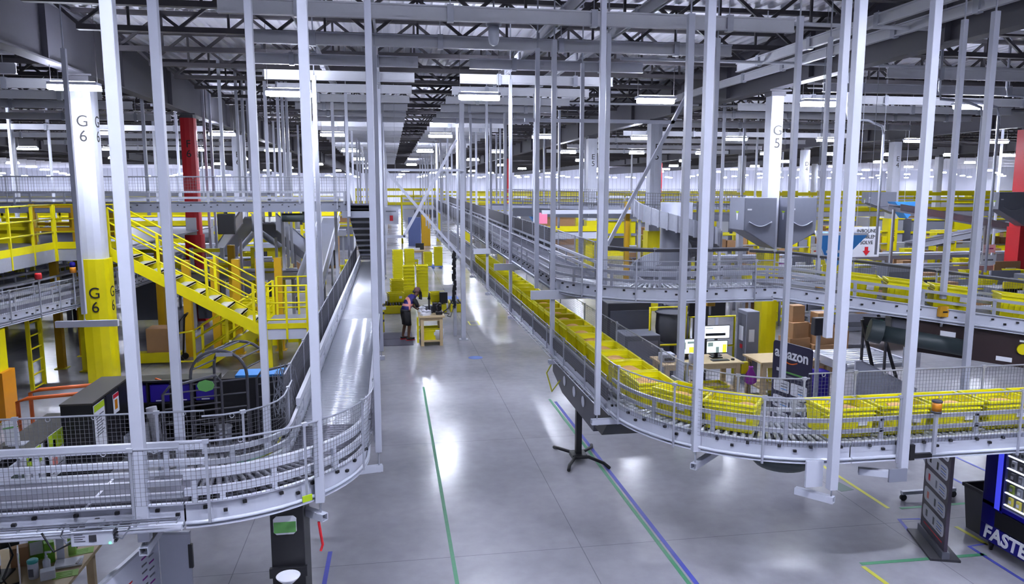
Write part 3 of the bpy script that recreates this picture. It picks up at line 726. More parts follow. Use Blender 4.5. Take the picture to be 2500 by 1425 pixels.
o = MB().box(5.46, 5.68, 7.285, 7.306, 1.42, 1.57).build('foot_bracket', GREY); tag(o, 'small grey bolted plate at the foot of the post by the amber beacon', 'plate')
# cross plates carried by the two mid posts
for x, y, z, lb in ((2.86, 13.05, 2.72, 'second'), (2.86, 17.83, 2.72, 'third'), (2.83, 22.03, 2.75, 'fourth')):
    o = MB().box(x - .42, x + .85, y - .07, y - .02, z, z + .16).build('cross_plate', WHITE); tag(o, f'white cross plate under the upper conveyor on the {lb} left post', 'cross plate', 'cross plates')
# braces
def brace(p, q, label, wd=.07):
    tag(MB().bar(p, q, wd).build('brace', POST), label, 'brace', 'diagonal braces')
brace((6.2, 15.4, 6.6), (4.25, 15.4, 2.95), 'long white diagonal brace left of the inner right post, leaning right')
brace((1.99, 22.5, 6.09), (.39, 22.5, 3.25), 'white diagonal brace over the aisle leaning right', .08)
brace((-.11, 22.6, 5.2), (2.16, 22.6, 2.55), 'white diagonal brace over the aisle leaning left', .08)
tag(MB().bar((-.2, 22.5, 3.25), (.5, 22.5, 3.25), .08).build('tie_bar', POST), 'white horizontal tie bar left of the crossed braces over the aisle', 'tie bar')
tag(MB().bar((-.1, 22.7, 5.2), (2.2, 22.7, 5.2), .07).build('tie_bar', POST), 'white horizontal tie bar above the crossed braces over the aisle', 'tie bar')
t = thing('floor_post', 'white floor standing post beside the work table in the aisle', 'post', (2.19, 22.99, 0))
MB().box(2.12, 2.26, 22.92, 23.06, .012, ZB).build('tube', POST, t, .006); MB().box(2.05, 2.33, 22.85, 23.13, 0, .014).build('base_plate', GALV, t)
t = thing('cable_post', 'grey post with black cable bundle beside the aisle work table', 'post', (1.98, 23.6, 0))
MB().box(1.93, 2.03, 23.55, 23.65, 0, 2.8).build('tube', GALV, t)
m = MB()
for k in range(26): m.cb(1.96 + .03 * random.uniform(-1, 1), 23.52, .95 + k * .072, .08 + .05 * random.random(), .07, .09)
m.path([(1.9, 23.5, 1.2), (1.75, 23.3, .95), (1.5, 22.9, .85), (1.3, 22.6, .95)], .02, 6); m.build('cable_bundle', BLACK, t)
tag(MB().bar((2.75, 15.4, 6.05), (5.95, 15.4, 6.05), .07).build('tie_bar', POST), 'white horizontal tie bar level with the second row of lamps at right', 'tie bar')
tag(MB().bar((3.95, 19.5, 4.05), (6.8, 19.5, 4.05), .1).build('tie_bar', POST), 'white horizontal tie bar below the diagonal brace behind the upper curve', 'tie bar')
# many thinner background posts
bg = []
for i in range(9):
    y = 30 + i * 4.6 + (i % 3) * .5
    bg += [(-.21, y + 2, 1.7), (-1.6, y, 1.7), (2.8, y + 1.5, 1.7), (4.0, y, 2.9)]
for i in range(10): bg.append((-3.4 - i * 1.9 + (i % 2) * .5, 22.6 + (i % 3) * .9, 3.85))
for i in range(16): bg.append((-3 - (i * 2.3) % 24, 32 + (i * 5.3) % 26, 3.4 if i % 2 else 1.8))
for i in range(22): bg.append((-3.2 - (i * 1.7) % 17, 23.6 + (i * 2.9) % 14, 4.3 if i % 2 else 2.2))
for i in range(8): bg.append((4.6 + i * .8, 30 + (i * 7) % 20, 3.0))
for i in range(22): bg.append((11 + (i * 3.7) % 30, 24 + (i * 6.1) % 40, 2.4 if i % 3 else .02))
pp = None
for i, (x, y, z) in enumerate(bg):
    wd = .085 if y < 40 else .1
    o = MB().box(x - wd / 2, x + wd / 2, y - wd / 2, y + wd / 2, z, ZD + .03).build('drop_post', POST)
    tag(o, 'thin white drop post far back among many alike', 'post', 'far drop posts')
k = 0
for x, y, z, wd in ((-5.8, 15.3, 2.3, .09), (-9.5, 18.5, 2.2, .09), (-10.6, 20.5, 3.9, .08)):
    k += 1
    post(x, y, z, ['ending at the lower conveyor beside the G6 column', 'at the left edge above the lower belt conveyor', 'at the left edge reaching the mezzanine conveyor'][k - 1], wd, None, .1 if k < 3 else 0)
for x, y, z, lb in ((-6.25, 15.1, 2.2, 'beside the G6 column'), (-8.6, 13.5, 1.6, 'at the left edge above the orange column')):
    o = MB().box(x, x + 1.1, y, y + .08, z - .12, z).build('support_arm', WHITE); tag(o, f'white channel arm holding the lower left conveyor {lb}', 'support arm')
# conduits with bends (right)
for x, y, z0, z1, lb in ((12.7, 14.8, 2.9, 6.2, 'nearest'), (14.6, 16.5, 2.6, 6.4, 'second'), (15.6, 16.2, 2.4, 6.5, 'third'), (12.2, 17.4, 3, 6.0, 'fourth')):
    o = MB().tube((x, y, z0), (x, y, z1), .032, 10).path([(x, y, z1), (x - .05, y, z1 + .2), (x - .3, y + .2, z1 + .35), (x - .8, y + .3, z1 + .4), (x - .85, y + .3, z1 + .6), (x - .85, y + .3, ZD + .03)], .032, 8).build('conduit', GALV)
    tag(o, f'bent grey conduit under the roof at right, {lb} from the front', 'conduit', 'bent conduits')
# ------------------------------------------------------------------ yellow totes
tt = thing('tote', 'proto', 'tote')
L, W_, H_ = .62, .51, .35
def tote_body():
    m = MB(); a0, b0 = L / 2 - .045, W_ / 2 - .04; a1, b1 = L / 2 - .02, W_ / 2 - .018; th = .008
    def ring(a, b, z): return [(-a, -b, z), (a, -b, z), (a, b, z), (-a, b, z)]
    r = ring(a0, b0, 0) + ring(a1, b1, H_ - .01) + ring(a1 - th, b1 - th, H_ - .01) + ring(a0 - th, b0 - th, .01)
    f = [(3, 2, 1, 0)]
    for k in range(3):
        for i in range(4): j = (i + 1) % 4; f.append((k * 4 + i, k * 4 + j, k * 4 + 4 + j, k * 4 + 4 + i))
    f.append((12, 13, 14, 15)); m.add(r, f)
    for s in (-1, 1):
        for i in range(-3, 4): m.prism([(b0 * s, .03), (b1 * s, H_ - .07), (b1 * s + .008 * s, H_ - .07), (b0 * s + .008 * s, .03)], 'x', i * .08 - .006, i * .08 + .006)
    return m
tsh = tote_body().build('shell', TOTE, tt)
m = MB()
for z0, z1, g in ((H_ - .03, H_, .012), (H_ - .085, H_ - .07, .004)):
    a, b = L / 2 - .012 + g, W_ / 2 - .012 + g; th = .03
    m.box(-a, a, -b, -b + th, z0, z1).box(-a, a, b - th, b, z0, z1).box(-a, -a + th, -b + th, b - th, z0, z1).box(a - th, a, -b + th, b - th, z0, z1)
m.build('rim', TOTE, tt, .004)
m = MB()
for s in (-1, 1): m.box(s * (L / 2 - .012) - .006, s * (L / 2 - .012) + .006, -.09, .09, .2, .26)
m.build('handle', TOTE, tsh)
m = MB().box(.09, .2, -W_ / 2 + .012, -W_ / 2 + .018, .14, .23); m.build('sticker', PAPER, tsh)
bpy.context.view_layer.update(); TTREE = tree(tt); tfirst = [True]
def tote(x, y, z, rz, label, group):
    o = tt if tfirst[0] else copy_tree(TTREE, tt); tfirst[0] = False
    o.location = (x, y, z); o.rotation_euler[2] = rz; tag(o, label, 'tote', group); return o
mp = None
def mailers(x, y, z, rz, where, n=2):
    global mp
    for i in range(n):
        if mp is None:
            mp = MB(); nx, ny = 7, 6; g = []
            for iy in range(ny):
                for ix in range(nx):
                    u, v = ix / (nx - 1) * 2 - 1, iy / (ny - 1) * 2 - 1; b = (1 - u * u) * (1 - v * v)
                    g.append((u * .15 + .01 * v * v, v * .13, .01 + .045 * b ** .6))
            nb = len(g); f = [(iy * nx + ix, iy * nx + ix + 1, iy * nx + nx + ix + 1, iy * nx + nx + ix) for iy in range(ny - 1) for ix in range(nx - 1)]
            g2 = [(a, b, -.02 if .005 < c - .01 else .0) for a, b, c in g]
            mp.add(g, f); mp.add(g2, [q[::-1] for q in f]); mp.sm = True
            mp = mp.build('padded_mailer', MAIL); o = mp
        else: o = mp.copy(); COL.objects.link(o)
        d = (i - .5) * .26 if n > 1 else 0
        o.location = (x + d * cos(rz), y + d * sin(rz), z + .2 + .02 * i); o.rotation_euler = (.08 * (i - .5), .1, rz + .3 * (i - .4) + x)
        tag(o, f'orange padded packet in {where}' + (('', ', left of the pair', ', right of the pair')[i + 1] if n > 1 else ''), 'packet', 'packets in totes')
ZT = B + .003
for i in range(28):
    y = 9.33 + i * .68
    lb = f'yellow tote in the straight aisle row, {od(i + 1)} from the curve'
    tote(3.36, y, ZT, pi / 2 + random.uniform(-.015, .015), lb, 'totes on the aisle conveyor')
    if i < 11: mailers(3.36, y, ZT, pi / 2, f'the {od(i + 1)} tote of the aisle row')
for i, (a, lb) in enumerate(((209.5, 'first of two on the right curve, nearer the aisle row'), (232, 'second of two on the right curve, nearer the crossing row'))):
    x, y = 5.06 + 1.68 * cos(radians(a)), 9.55 + 1.68 * sin(radians(a))
    tote(x, y, ZT, radians(a + 90), 'yellow tote ' + lb, 'totes on the right curve'); mailers(x, y, ZT, radians(a + 90), 'the ' + ('first', 'second')[i] + ' tote on the right curve')
for i in range(6):
    x = 5.16 + .685 * i; tote(x, 7.83, ZT, random.uniform(-.02, .02), f'yellow tote in the crossing row, {od(i + 1)} after the curve', 'totes on the crossing conveyor')
    mailers(x, 7.83, ZT, 0, f'the {od(i + 1)} tote of the crossing row')
for i, d in enumerate((1.0, 1.68, 2.36, 3.3, 3.98, 4.66)):
    x, y = sl(d, 0); tote(x, y, U - .03 - .106 * d, radians(-26.6), f'yellow tote on the sloping conveyor at mid height, {od(i + 1)} from its upper end', 'totes on the sloping conveyor').rotation_euler[1] = .105
# ------------------------------------------------------------------ left: yellow platform, stairs, ladder
def railing(t, pts, hs=(1.05, .7, .38), post=1.2, r=.022, m=None, pw=.05, posts=True, z0=0.):
    m = m or YEL; rl = MB()
    for h in hs: rl.path([(p[0], p[1], p[2] + h) for p in pts], r, 8)
    rl.build('handrail', m, t)
    if posts:
        w_ = walk(pts, post); 
        if hypot(w_[-1][0][0] - pts[-1][0], w_[-1][0][1] - pts[-1][1]) > .3: w_.append((pts[-1], w_[-1][1]))
        for p, a in w_: MB().bar((p[0], p[1], p[2] + z0), (p[0], p[1], p[2] + hs[0]), pw).build('rail_post', m, t)
PZ = 3.22
t = thing('mezzanine_platform', 'yellow edged mezzanine platform at left holding the top of the staircase', 'platform', (-12, 22, 0))
MB().box(-26, -6.62, 20.3, 30, PZ - .04, PZ).box(-26, -8.25, 13.5, 20.3, PZ - .04, PZ).build('deck', GREY, t)
MB().box(-8.25, -6.62, 20.26, 20.3, PZ - .04, PZ + .13).box(-8.25, -8.21, 13.5, 20.3, PZ - .04, PZ + .13).build('toe_board', YEL, t)
m = MB(); m.box(-8.25, -6.62, 20.28, 20.34, PZ - .34, PZ - .04); m.box(-8.27, -8.21, 13.5, 20.3, PZ - .34, PZ - .04); m.build('edge_beam', GALV, t)
railing(t, [(-8.2, 20.27, PZ), (-6.65, 20.27, PZ)], post=.7, z0=-.34)
railing(t, [(-8.22, 13.6, PZ), (-8.22, 20.25, PZ)], post=1.1, z0=-.34)
for x, y, wd, lb in ((-8.56, 20.9, .17, 0), (-8.57, 22.4, .17, 0), (-7.72, 20.6, .34, 0), (-7.9, 16.2, .36, 1), (-6.9, 24, .2, 0), (-5.0, 25, .2, 0), (-7, 28.8, .2, 0)):
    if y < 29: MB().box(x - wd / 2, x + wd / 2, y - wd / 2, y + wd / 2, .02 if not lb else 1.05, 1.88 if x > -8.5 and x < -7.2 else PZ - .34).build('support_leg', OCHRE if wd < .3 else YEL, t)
    MB().box(x - wd / 2 - .06, x + wd / 2 + .06, y - wd / 2 - .06, y + wd / 2 + .06, 0, .02).build('base_plate', YEL, t)
o = MB().prism([(-8.16, 15.94), (-7.64, 15.94), (-7.64, 16.46), (-8.16, 16.46)], 'z', .02, 1.05).build('column_guard', mat('guard_orange', (218, 140, 16), .45), t)
# yellow machinery cages on the platform
for i in range(10):
    x = -8.6 - (i % 5) * 1.3; y = 21.2 + (i // 5) * 3.2 + (i % 2) * .6
    t2 = thing('guard_cage', f'yellow guard frame on the left platform, {od(i % 5 + 1)} from the stairs in the {"front" if i < 5 else "back"} row', 'guard frame', (x, y, PZ), 'guard frames on the platform')
    m = MB()
    for dx in (-.5, .5): m.box(x + dx - .05, x + dx + .05, y - .05, y + .05, PZ, PZ + 1.05)
    for h in (.35, .95): m.box(x - .5, x + .5, y - .03, y + .03, PZ + h, PZ + h + .09)
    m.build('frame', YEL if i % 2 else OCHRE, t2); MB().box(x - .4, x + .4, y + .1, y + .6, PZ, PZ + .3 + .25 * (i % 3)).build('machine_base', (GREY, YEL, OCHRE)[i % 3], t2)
# staircase
def flight(t, xa, za, xb, zb, y0, y1, n, hs=(1.0, .66, .33)):
    s = 1 if xb > xa else -1
    for y in (y0, y1):
        m = MB(); m.add([(xa, y - .02, za + .06), (xb, y - .02, zb + .06), (xb, y - .02, zb - .24), (xa, y - .02, za - .24), (xa, y + .02, za + .06), (xb, y + .02, zb + .06), (xb, y + .02, zb - .24), (xa, y + .02, za - .24)],
              [(0, 1, 2, 3), (7, 6, 5, 4), (0, 4, 5, 1), (1, 5, 6, 2), (2, 6, 7, 3), (3, 7, 4, 0)])
        m.build('stringer', YEL, t)
    for k in range(1, n):
        f = k / n; x = xa + (xb - xa) * f; z = za + (zb - za) * f
        MB().box(x - .15, x + .13, y0 + .02, y1 - .02, z - .03, z).box(x - .15 if s < 0 else x + .11, x - .13 if s < 0 else x + .13, y0 + .02, y1 - .02, z - .05, z).build('tread', mat('galv_tread', (196, 194, 184), .45, .2), t)
    for y in (y0, y1): railing(t, [(xa, y, za), (xb, y, zb)], hs, 1.25, .022, z0=-.1, pw=.06)
LZ2 = 1.22
t = thing('staircase', 'yellow steel staircase descending from the left platform to a landing and turning back', 'staircase', (-3.2, 20, 0))
flight(t, -6.62, PZ, -3.2, LZ2, 19.25, 20.2, 11)
flight(t, -3.2, LZ2, -5.1, .06, 20.3, 21.2, 7, (.95, .72, .3))
MB().box(-3.2, -2.02, 19.25, 21.25, LZ2 - .04, LZ2).build('landing_floor', GREY, t)
MB().box(-3.2, -2.0, 19.21, 19.25, LZ2 - .03, LZ2 + .1).box(-2.04, -2.0, 19.25, 21.25, LZ2 - .03, LZ2 + .1).build('toe_board', YEL, t)
MB().box(-3.2, -2.0, 19.22, 19.28, LZ2 - .3, LZ2 - .04).box(-2.06, -2.0, 19.28, 21.25, LZ2 - .3, LZ2 - .04).build('landing_beam', WHITE, t)
railing(t, [(-3.1, 19.22, LZ2), (-2.03, 19.22, LZ2)], (1.05, .62, .2), .5, z0=-.3)
railing(t, [(-2.03, 19.3, LZ2), (-2.03, 21.2, LZ2), (-3.1, 21.2, LZ2)], (1.05, .62, .2), .8, z0=-.1)
for x, y in ((-3.05, 19.35), (-2.35, 19.8), (-3.05, 21.1), (-2.12, 21.1)): MB().box(x - .05, x + .05, y - .05, y + .05, 0, LZ2 - .3).build('landing_leg', YEL, t)
MB().path([(-5.1, 20.3, 1.0), (-5.5, 20.3, .95), (-5.62, 20.3, .8), (-5.58, 20.3, .32), (-5.45, 20.3, .2), (-5.1, 20.3, .2)], .025, 8).build('rail_return', YEL, t)
for i, (x, y) in enumerate(((-5.6, 21.9), (-4.9, 22.1), (-4.3, 22.0), (-3.7, 22.2), (-3.2, 22.3))):
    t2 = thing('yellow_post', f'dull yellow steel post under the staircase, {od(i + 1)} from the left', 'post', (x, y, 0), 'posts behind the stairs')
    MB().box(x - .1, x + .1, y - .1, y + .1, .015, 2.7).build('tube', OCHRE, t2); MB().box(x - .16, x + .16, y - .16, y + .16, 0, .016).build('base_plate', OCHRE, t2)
for i in range(3):
    x = -4.7 + .62 * i
    for k in range(4): tote(x, 23.2, k * .352, .02 * i, f'yellow tote stacked behind the lower stairs, {od(k + 1)} up in stack {("left", "middle", "right")[i]}', 'totes stacked behind the stairs')
t = thing('ladder', 'yellow ladder standing below the lower left belt conveyor', 'ladder', (-8.1, 18.4, 0))
for y in (18.15, 18.75): MB().box(-8.13, -8.05, y - .025, y + .025, .12, 1.85).build('stile', YEL, t)
for k in range(6): MB().tube((-8.09, 18.15, .16 + .3 * k), (-8.09, 18.75, .16 + .3 * k), .022, 8).build('rung', YEL, t)
MB().bar((-8.09, 18.15, 0.0), (-8.09, 18.15, .14), .03).build('foot', GREY, t)
for i, (x, y0, y1) in enumerate(((-7.5, 15.5, 16.1),)):
    t = thing('barrier_rail', 'orange tubular barrier rail behind the black cabinets', 'barrier', (-6.9, 15.6, 0))
    MB().path([(-6.55, 14.1, 0), (-6.55, 14.1, .95), (-6.4, 14.12, 1.0), (-4.9, 14.5, 1.0)], .035, 8).build('front_rail', ORANGE, t)
    MB().path([(-6.6, 14.7, 0), (-6.6, 14.7, .95), (-6.45, 14.72, 1.0), (-4.9, 15.1, 1.0)], .035, 8).build('rear_rail', ORANGE, t)
    t = thing('barrier_rail', 'short orange barrier rail end at the left edge', 'barrier', (-7.0, 13.2, 0))
    MB().path([(-7.6, 13.1, 1.0), (-7.15, 13.1, 1.0), (-7.0, 13.1, .85), (-7.0, 13.1, 0)], .04, 8).build('rail', ORANGE, t)
t = thing('pallet_jack', 'hand pallet truck with a cardboard load on a yellow skid behind the G6 column', 'pallet truck', (-6.1, 21.2, 0))
MB().box(-6.9, -5.75, 20.95, 21.8, .12, .2).box(-6.9, -5.75, 20.93, 20.99, .05, .32).build('skid', YEL, t)
MB().box(-6.5, -5.85, 21.05, 21.65, .2, .95).build('carton', CARD, t, .01)
m = MB(); m.path([(-5.7, 21.0, .15), (-5.62, 21.0, 1.15), (-5.5, 21.1, 1.3), (-5.5, 21.4, 1.3), (-5.62, 21.5, 1.15), (-5.7, 21.5, .15)], .025, 8); m.build('handle', BLACK, t)
for y in (21.0, 21.5): MB().tube((-5.65, y - .03, .09), (-5.65, y + .03, .09), .09, 14).build('wheel', BLACK, t)
# ------------------------------------------------------------------ black cubbies, cabinets and posters
t = thing('cubby_shelf', 'black cubby shelf with violet bins facing the camera at left', 'shelf', (-4.0, 14.3, 0))
xs0, xs1, yf = -5.2, -3.2, 14.1
MB().box(xs0, xs1, yf, yf + .45, 1.2, 1.24).build('top', BLACK, t, .004)
MB().box(xs0, xs1, yf + .42, yf + .45, 0, 1.2).build('back', BLACK, t)
for i in range(6): x = xs0 + i * (xs1 - xs0 - .03) / 5; MB().box(x, x + .03, yf, yf + .42, 0, 1.2).build('divider', BLACK, t)
for z in (.02, .42, .8): MB().box(xs0 + .03, xs1 - .03, yf, yf + .42, z, z + .03).build('shelf', BLACK, t)
for i in range(5):
    x = xs0 + .05 + i * .394
    b = thing('storage_bin', f'violet fabric bin in the top row of the black cubby shelf, {od(i + 1)} from the left', 'bin', (x + .17, yf + .2, .83), 'violet bins')
    MB().box(x, x + .34, yf + .02, yf + .36, .831, 1.13).build('body', BLUEBIN, b, .015)
    MB().box(x + .1, x + .24, yf + .012, yf + .02, .85, .87).build('label_strip', PAPER, b)
    MB().box(x + .005, x + .335, yf + .015, yf + .36, 1.13, 1.15).build('rim', BLUEBIN, b, .004)
o = MB().tube((-4.27, 14.2, 1.25), (-4.15, 14.15, 1.22), .02, 10).build('marker', ORANGE); tag(o, 'small orange marker on the edge of the black cubby shelf', 'marker')
for i, (x, y, h, r, tl) in enumerate(((-4.35, 13.75, .55, .08, 0), (-4.12, 13.7, .85, .09, .12))):
    o = MB().tube((x, y, .02), (x - tl, y + .05, h), r, 16).build('paper_roll', mat('grey_roll', (150, 150, 160), .6)); tag(o, ('upright grey roll on the floor before the cubby shelf', 'leaning taller grey roll before the cubby shelf')[i], 'roll')
for i in range(2):
    o = MB().box(-4.85 + .0 * i, -4.6, 13.55, 13.8, .0 + .2 * i, .2 + .2 * i).build('clear_box', CLEARP, None, .01); tag(o, ('lower', 'upper')[i] + ' clear plastic box stacked before the cubby shelf', 'box', 'clear boxes')
o = MB().path([(-4.95, 13.5, 0), (-4.95, 13.5, .8), (-4.95, 13.6, .85)], .02, 8).path([(-3.98, 13.5, 0), (-3.98, 13.5, .8), (-3.98, 13.6, .85)], .02, 8).path([(-4.95, 13.5, .1), (-3.98, 13.5, .1)], .015, 6).build('cart_frame', GALV); tag(o, 'thin silver cart frame before the black cubby shelf', 'cart frame')
def cabinet(name, label, x0, x1, y0, y1, h, nd):
    t = thing(name, label, 'cabinet', ((x0 + x1) / 2, (y0 + y1) / 2, 0))
    MB().box(x0, x1 - .02, y0, y1, 0, h - .03).build('body', BLACK, t)
    MB().box(x0 - .01, x1 + .01, y0 - .01, y1 + .01, h - .03, h).build('top', mat('dark_laminate', (62, 58, 54), .5), t, .004)
    for k in range(nd):
        w_ = (y1 - y0) / nd; MB().box(x1 - .02, x1, y0 + k * w_ + .01, y0 + (k + 1) * w_ - .01, .05, h - .05).build('door', BLACK, t, .003)
    return t
cabinet('tall_cabinet', 'tall black cabinet with a dark top running back to the yellow column', -5.12, -4.66, 12.3, 14.05, 1.36, 3)
cabinet('low_cabinet', 'lower black cabinet nearer the camera with posters on its side', -5.65, -5.12, 11.0, 13.1, 1.0, 3)
cabinet('low_cabinet', 'nearest dark cabinet at the left edge beside the white panel', -6.2, -5.5, 9.6, 10.95, .95, 2)
def poster(label, x, y0, y1, z0, z1, parts, stand=True, drop=0., name='poster'):
    """sheet in a plane facing +X"""
    t = thing(name, label, 'poster', (x, (y0 + y1) / 2, z0)); MB().box(x - .012, x, y0, y1, z0, z1).build('sheet', PAPER, t)
    for a, b, c, d, mm, nm in parts:
        yy0, yy1 = y0 + (y1 - y0) * a, y0 + (y1 - y0) * b; zz0, zz1 = z0 + (z1 - z0) * c, z0 + (z1 - z0) * d
        MB().box(x, x + .002, yy0, yy1, zz0, zz1).build(nm, mm, t)
    return t
lines = lambda z, n, a=.12, b=.88: [(a, b - .12 * (k % 3), z - k * .06, z - k * .06 + .022, MID, 'print_line') for k in range(n)]
poster('white notice with lime header on the side of the tall black cabinet', -4.64, 12.32, 12.75, .55, 1.3, [(0, 1, .86, 1, LIME, 'header')] + lines(.74, 8))
poster('small red and yellow card on the tall black cabinet', -4.64, 13.15, 13.4, .92, 1.25, [(0, 1, .8, 1, RED, 'header'), (.2, .7, .2, .7, AMBER, 'picture')])
poster('lime and white poster standing on the lower black cabinet corner', -5.09, 11.75, 12.25, .35, 1.02, [(0, 1, .6, 1, LIME, 'lime_field'), (.15, .5, .25, .62, PINK, 'picture'), (.3, .45, .5, .85, INK, 'figure')] + lines(.22, 3))
poster('lime poster on the white panel below the net', -5.09, 11.05, 11.5, .55, 1.0, [(0, 1, .45, 1, LIME, 'lime_field'), (.2, .55, .0, .45, GREY, 'picture'), (.1, .9, .7, .8, INK, 'print_line')])
poster('small dark green poster on the white panel below the net', -5.09, 10.6, 10.95, .5, .85, [(0, 1, 0, 1, mat('dark_green_print', (44, 62, 54), .6), 'field'), (.2, .8, .6, .64, GREENP, 'print_line'), (.2, .8, .4, .44, GREENP, 'print_line')])
poster('lime poster standing behind the lower black cabinet', -5.3, 13.2, 13.7, .9, 1.2, [(0, 1, 0, 1, LIME, 'lime_field'), (.1, .3, .2, .7, INK, 'figure'), (.45, .9, .5, .58, GREENP, 'print_line')])
o = MB().box(-5.13, -5.1, 9.3, 11.6, .0, .98).build('leaning_board', WHITE, None, .004); tag(o, 'long white panel leaning along the lower black cabinets', 'panel')
t = thing('card_holder', 'white leaning card with green stripe on the lower black cabinet', 'card', (-5.35, 11.6, 1.0))
m = MB(); m.bar((-5.45, 11.5, 1.0), (-5.5, 11.55, 1.36), .2, .012); m.build('card', PAPER, t); MB().box(-5.5, -5.3, 11.45, 11.65, 1.0, 1.012).build('foot', CLEARP, t)
MB().bar((-5.476, 11.519, 1.25), (-5.479, 11.522, 1.27), .2, .016).build('stripe', GREENP, t)
o = MB().box(-5.9, -5.7, 10.2, 10.28, .95, 1.15).build('lime_card', LIME); tag(o, 'small lime card on the nearest dark cabinet at the left edge', 'card')
# black safety cage with hoops
CAGEM = mat('cage_tube_grey', (92, 92, 100), .4, .3)
t = thing('hoop_cage', 'black tubular cage with hooped top behind the left roller curve', 'cage', (-2.6, 12.6, 0))
for k, (xa, xb, y, nm) in enumerate(((-3.15, -2.3, 12.2, 'hoop'), (-2.95, -2.1, 12.9, 'hoop'))):
    cx, R = (xa + xb) / 2, (xb - xa) / 2
    MB().path([(xa, y, 0), (xa, y, 1.75)] + [(cx - R * cos(radians(a)), y, 1.75 + R * .95 * sin(radians(a))) for a in range(15, 180, 15)] + [(xb, y, 1.75), (xb, y, 0)], .024, 8).build(nm, CAGEM, t)
for k in range(7):
    a = radians(15 + k * 25); x0, x1 = -2.725 - .425 * cos(a), -2.525 - .425 * cos(a); z = 1.75 + .404 * sin(a)
    MB().tube((x0, 12.2, z), (x1, 12.9, z), .014, 6).build('slat', CAGEM, t)
for k in range(7): MB().tube((-3.15, 12.2, .3 + .22 * k), (-2.3, 12.2, .36 + .22 * k), .013, 6).build('rung', CAGEM, t)
for k in range(6): MB().tube((-2.25, 12.9, .3 + .22 * k), (-1.7, 12.9, .38 + .22 * k), .013, 6).build('rung', CAGEM, t)
MB().path([(-2.28, 12.9, 0), (-2.28, 12.9, 1.5), (-2.2, 12.9, 1.62), (-1.75, 12.9, 1.72), (-1.7, 12.9, 1.6), (-1.7, 12.9, 0)], .022, 8).build('gate_frame', CAGEM, t)
MB().path([(-3.55, 12.1, 0), (-3.55, 12.1, 1.5), (-3.45, 12.1, 1.62), (-2.75, 12.12, 1.78), (-2.68, 12.12, 1.68), (-2.68, 12.12, 0)], .022, 8).build('gate_frame', CAGEM, t)
for k in range(6): MB().tube((-3.55, 12.1, .3 + .24 * k), (-2.68, 12.12, .38 + .24 * k), .013, 6).build('rung', CAGEM, t)
MB().prism([(-3.0, 1.56), (-2.9, 1.53), (-2.8, 1.56), (-2.77, 1.63), (-2.8, 1.69), (-2.9, 1.72), (-3.0, 1.69), (-3.03, 1.63)], 'y', 12.06, 12.08).build('green_badge', GREENP, t)
MB().box(-2.75, -2.5, 12.17, 12.2, 2.06, 2.12).build('name_plate', GALV, t)
t = thing('dark_counter', 'black counter with a blue top behind the hooped cage', 'counter', (-2.4, 14.6, 0))
MB().box(-3.15, -.95, 14.2, 14.8, 0, 1.2).build('body', BLACK, t, .01); MB().box(-2.9, -1.9, 14.25, 14.75, 1.2, 1.24).build('blue_mat', SIGNBLUE, t); MB().box(-1.85, -1.2, 14.25, 14.7, 1.2, 1.23).build('grey_mat', GALV, t)
t = thing('mesh_bag', 'bunch of silver wire netting hung at the inner side of the curve', 'netting', (-1.35, 9.6, 1.6))
m = MB()
for k in range(26):
    a = k * 2.4; x = -1.38 + .09 * sin(a); m.path([(x, 9.35 + .03 * k, 2.4), (x + .05 * cos(a), 9.4 + .03 * k, 2.2), (x + .08 * sin(a * 2), 9.42 + .028 * k, 2.0), (x, 9.45 + .02 * k, 1.85)], .006, 4)
stuff(m.build('wires', WIREM, t))
t = thing('white_bucket', 'white plastic bucket on the floor before the dark counter', 'bucket', (-3.1, 14.0, 0))
MB().lathe([(.13, 0), (.15, .34)], (-3.1, 14.0, 0), 18).build('pail', WHITE, t); MB().lathe([(.16, .33), (.16, .36), (.14, .37)], (-3.1, 14.0, 0), 18).build('lid', PAPER, t)
# ------------------------------------------------------------------ lower left desk
def table(name, label, x0, x1, y0, y1, h, top=.04, leg=.07, shelf=None):
    t = thing(name, label, 'table', ((x0 + x1) / 2, (y0 + y1) / 2, 0))
    MB().box(x0, x1, y0, y1, h - top, h).build('tabletop', WOOD, t, .004)
    for x in (x0 + .06, x1 - .06 - leg):
        for y in (y0 + .05, y1 - .05 - leg): MB().box(x, x + leg, y, y + leg, 0, h - top).build('leg', WOOD, t)
    m = MB(); m.box(x0 + .06, x1 - .06, y0 + .06, y0 + .1, h - top - .1, h - top); m.box(x0 + .06, x1 - .06, y1 - .1, y1 - .06, h - top - .1, h - top); m.build('apron', WOOD, t)
    if shelf: MB().box(x0 + .07, x1 - .07, y0 + .06, y1 - .06, shelf, shelf + .04).build('shelf', WOOD, t)
    return t
table('work_table', 'light wooden table with supplies in the lower left corner', -5.0, -3.15, 7.0, 8.3, .9)
D0 = .9
def sitbox(name, label, cat, x, y, z, sx, sy, sz, m, rz=0, extra=None):
    t = thing(name, label, cat, (x, y, z)); MB().box(x - sx / 2, x + sx / 2, y - sy / 2, y + sy / 2, z, z + sz, rz).build('body', m, t, min(sx, sy, sz) * .06)
    if extra: MB().box(x - sx / 2 * .9, x + sx / 2 * .9, y - sy / 2 - .003, y - sy / 2, z + sz * .25, z + sz * .75, rz, (x, y)).build('label', extra, t)
    return t
sitbox('green_carton', 'tall green and white carton at the back of the lower left table', 'box', -3.66, 8.02, D0, .16, .1, .27, GREEN, .4, PAPER)
sitbox('green_carton', 'shorter green carton beside the tall one on the lower left table', 'box', -3.52, 7.93, D0, .09, .11, .22, GREEN, .5)
sitbox('white_carton', 'white carton right of the green ones on the lower left table', 'box', -3.43, 7.97, D0, .07, .1, .25, WHITE, .4)
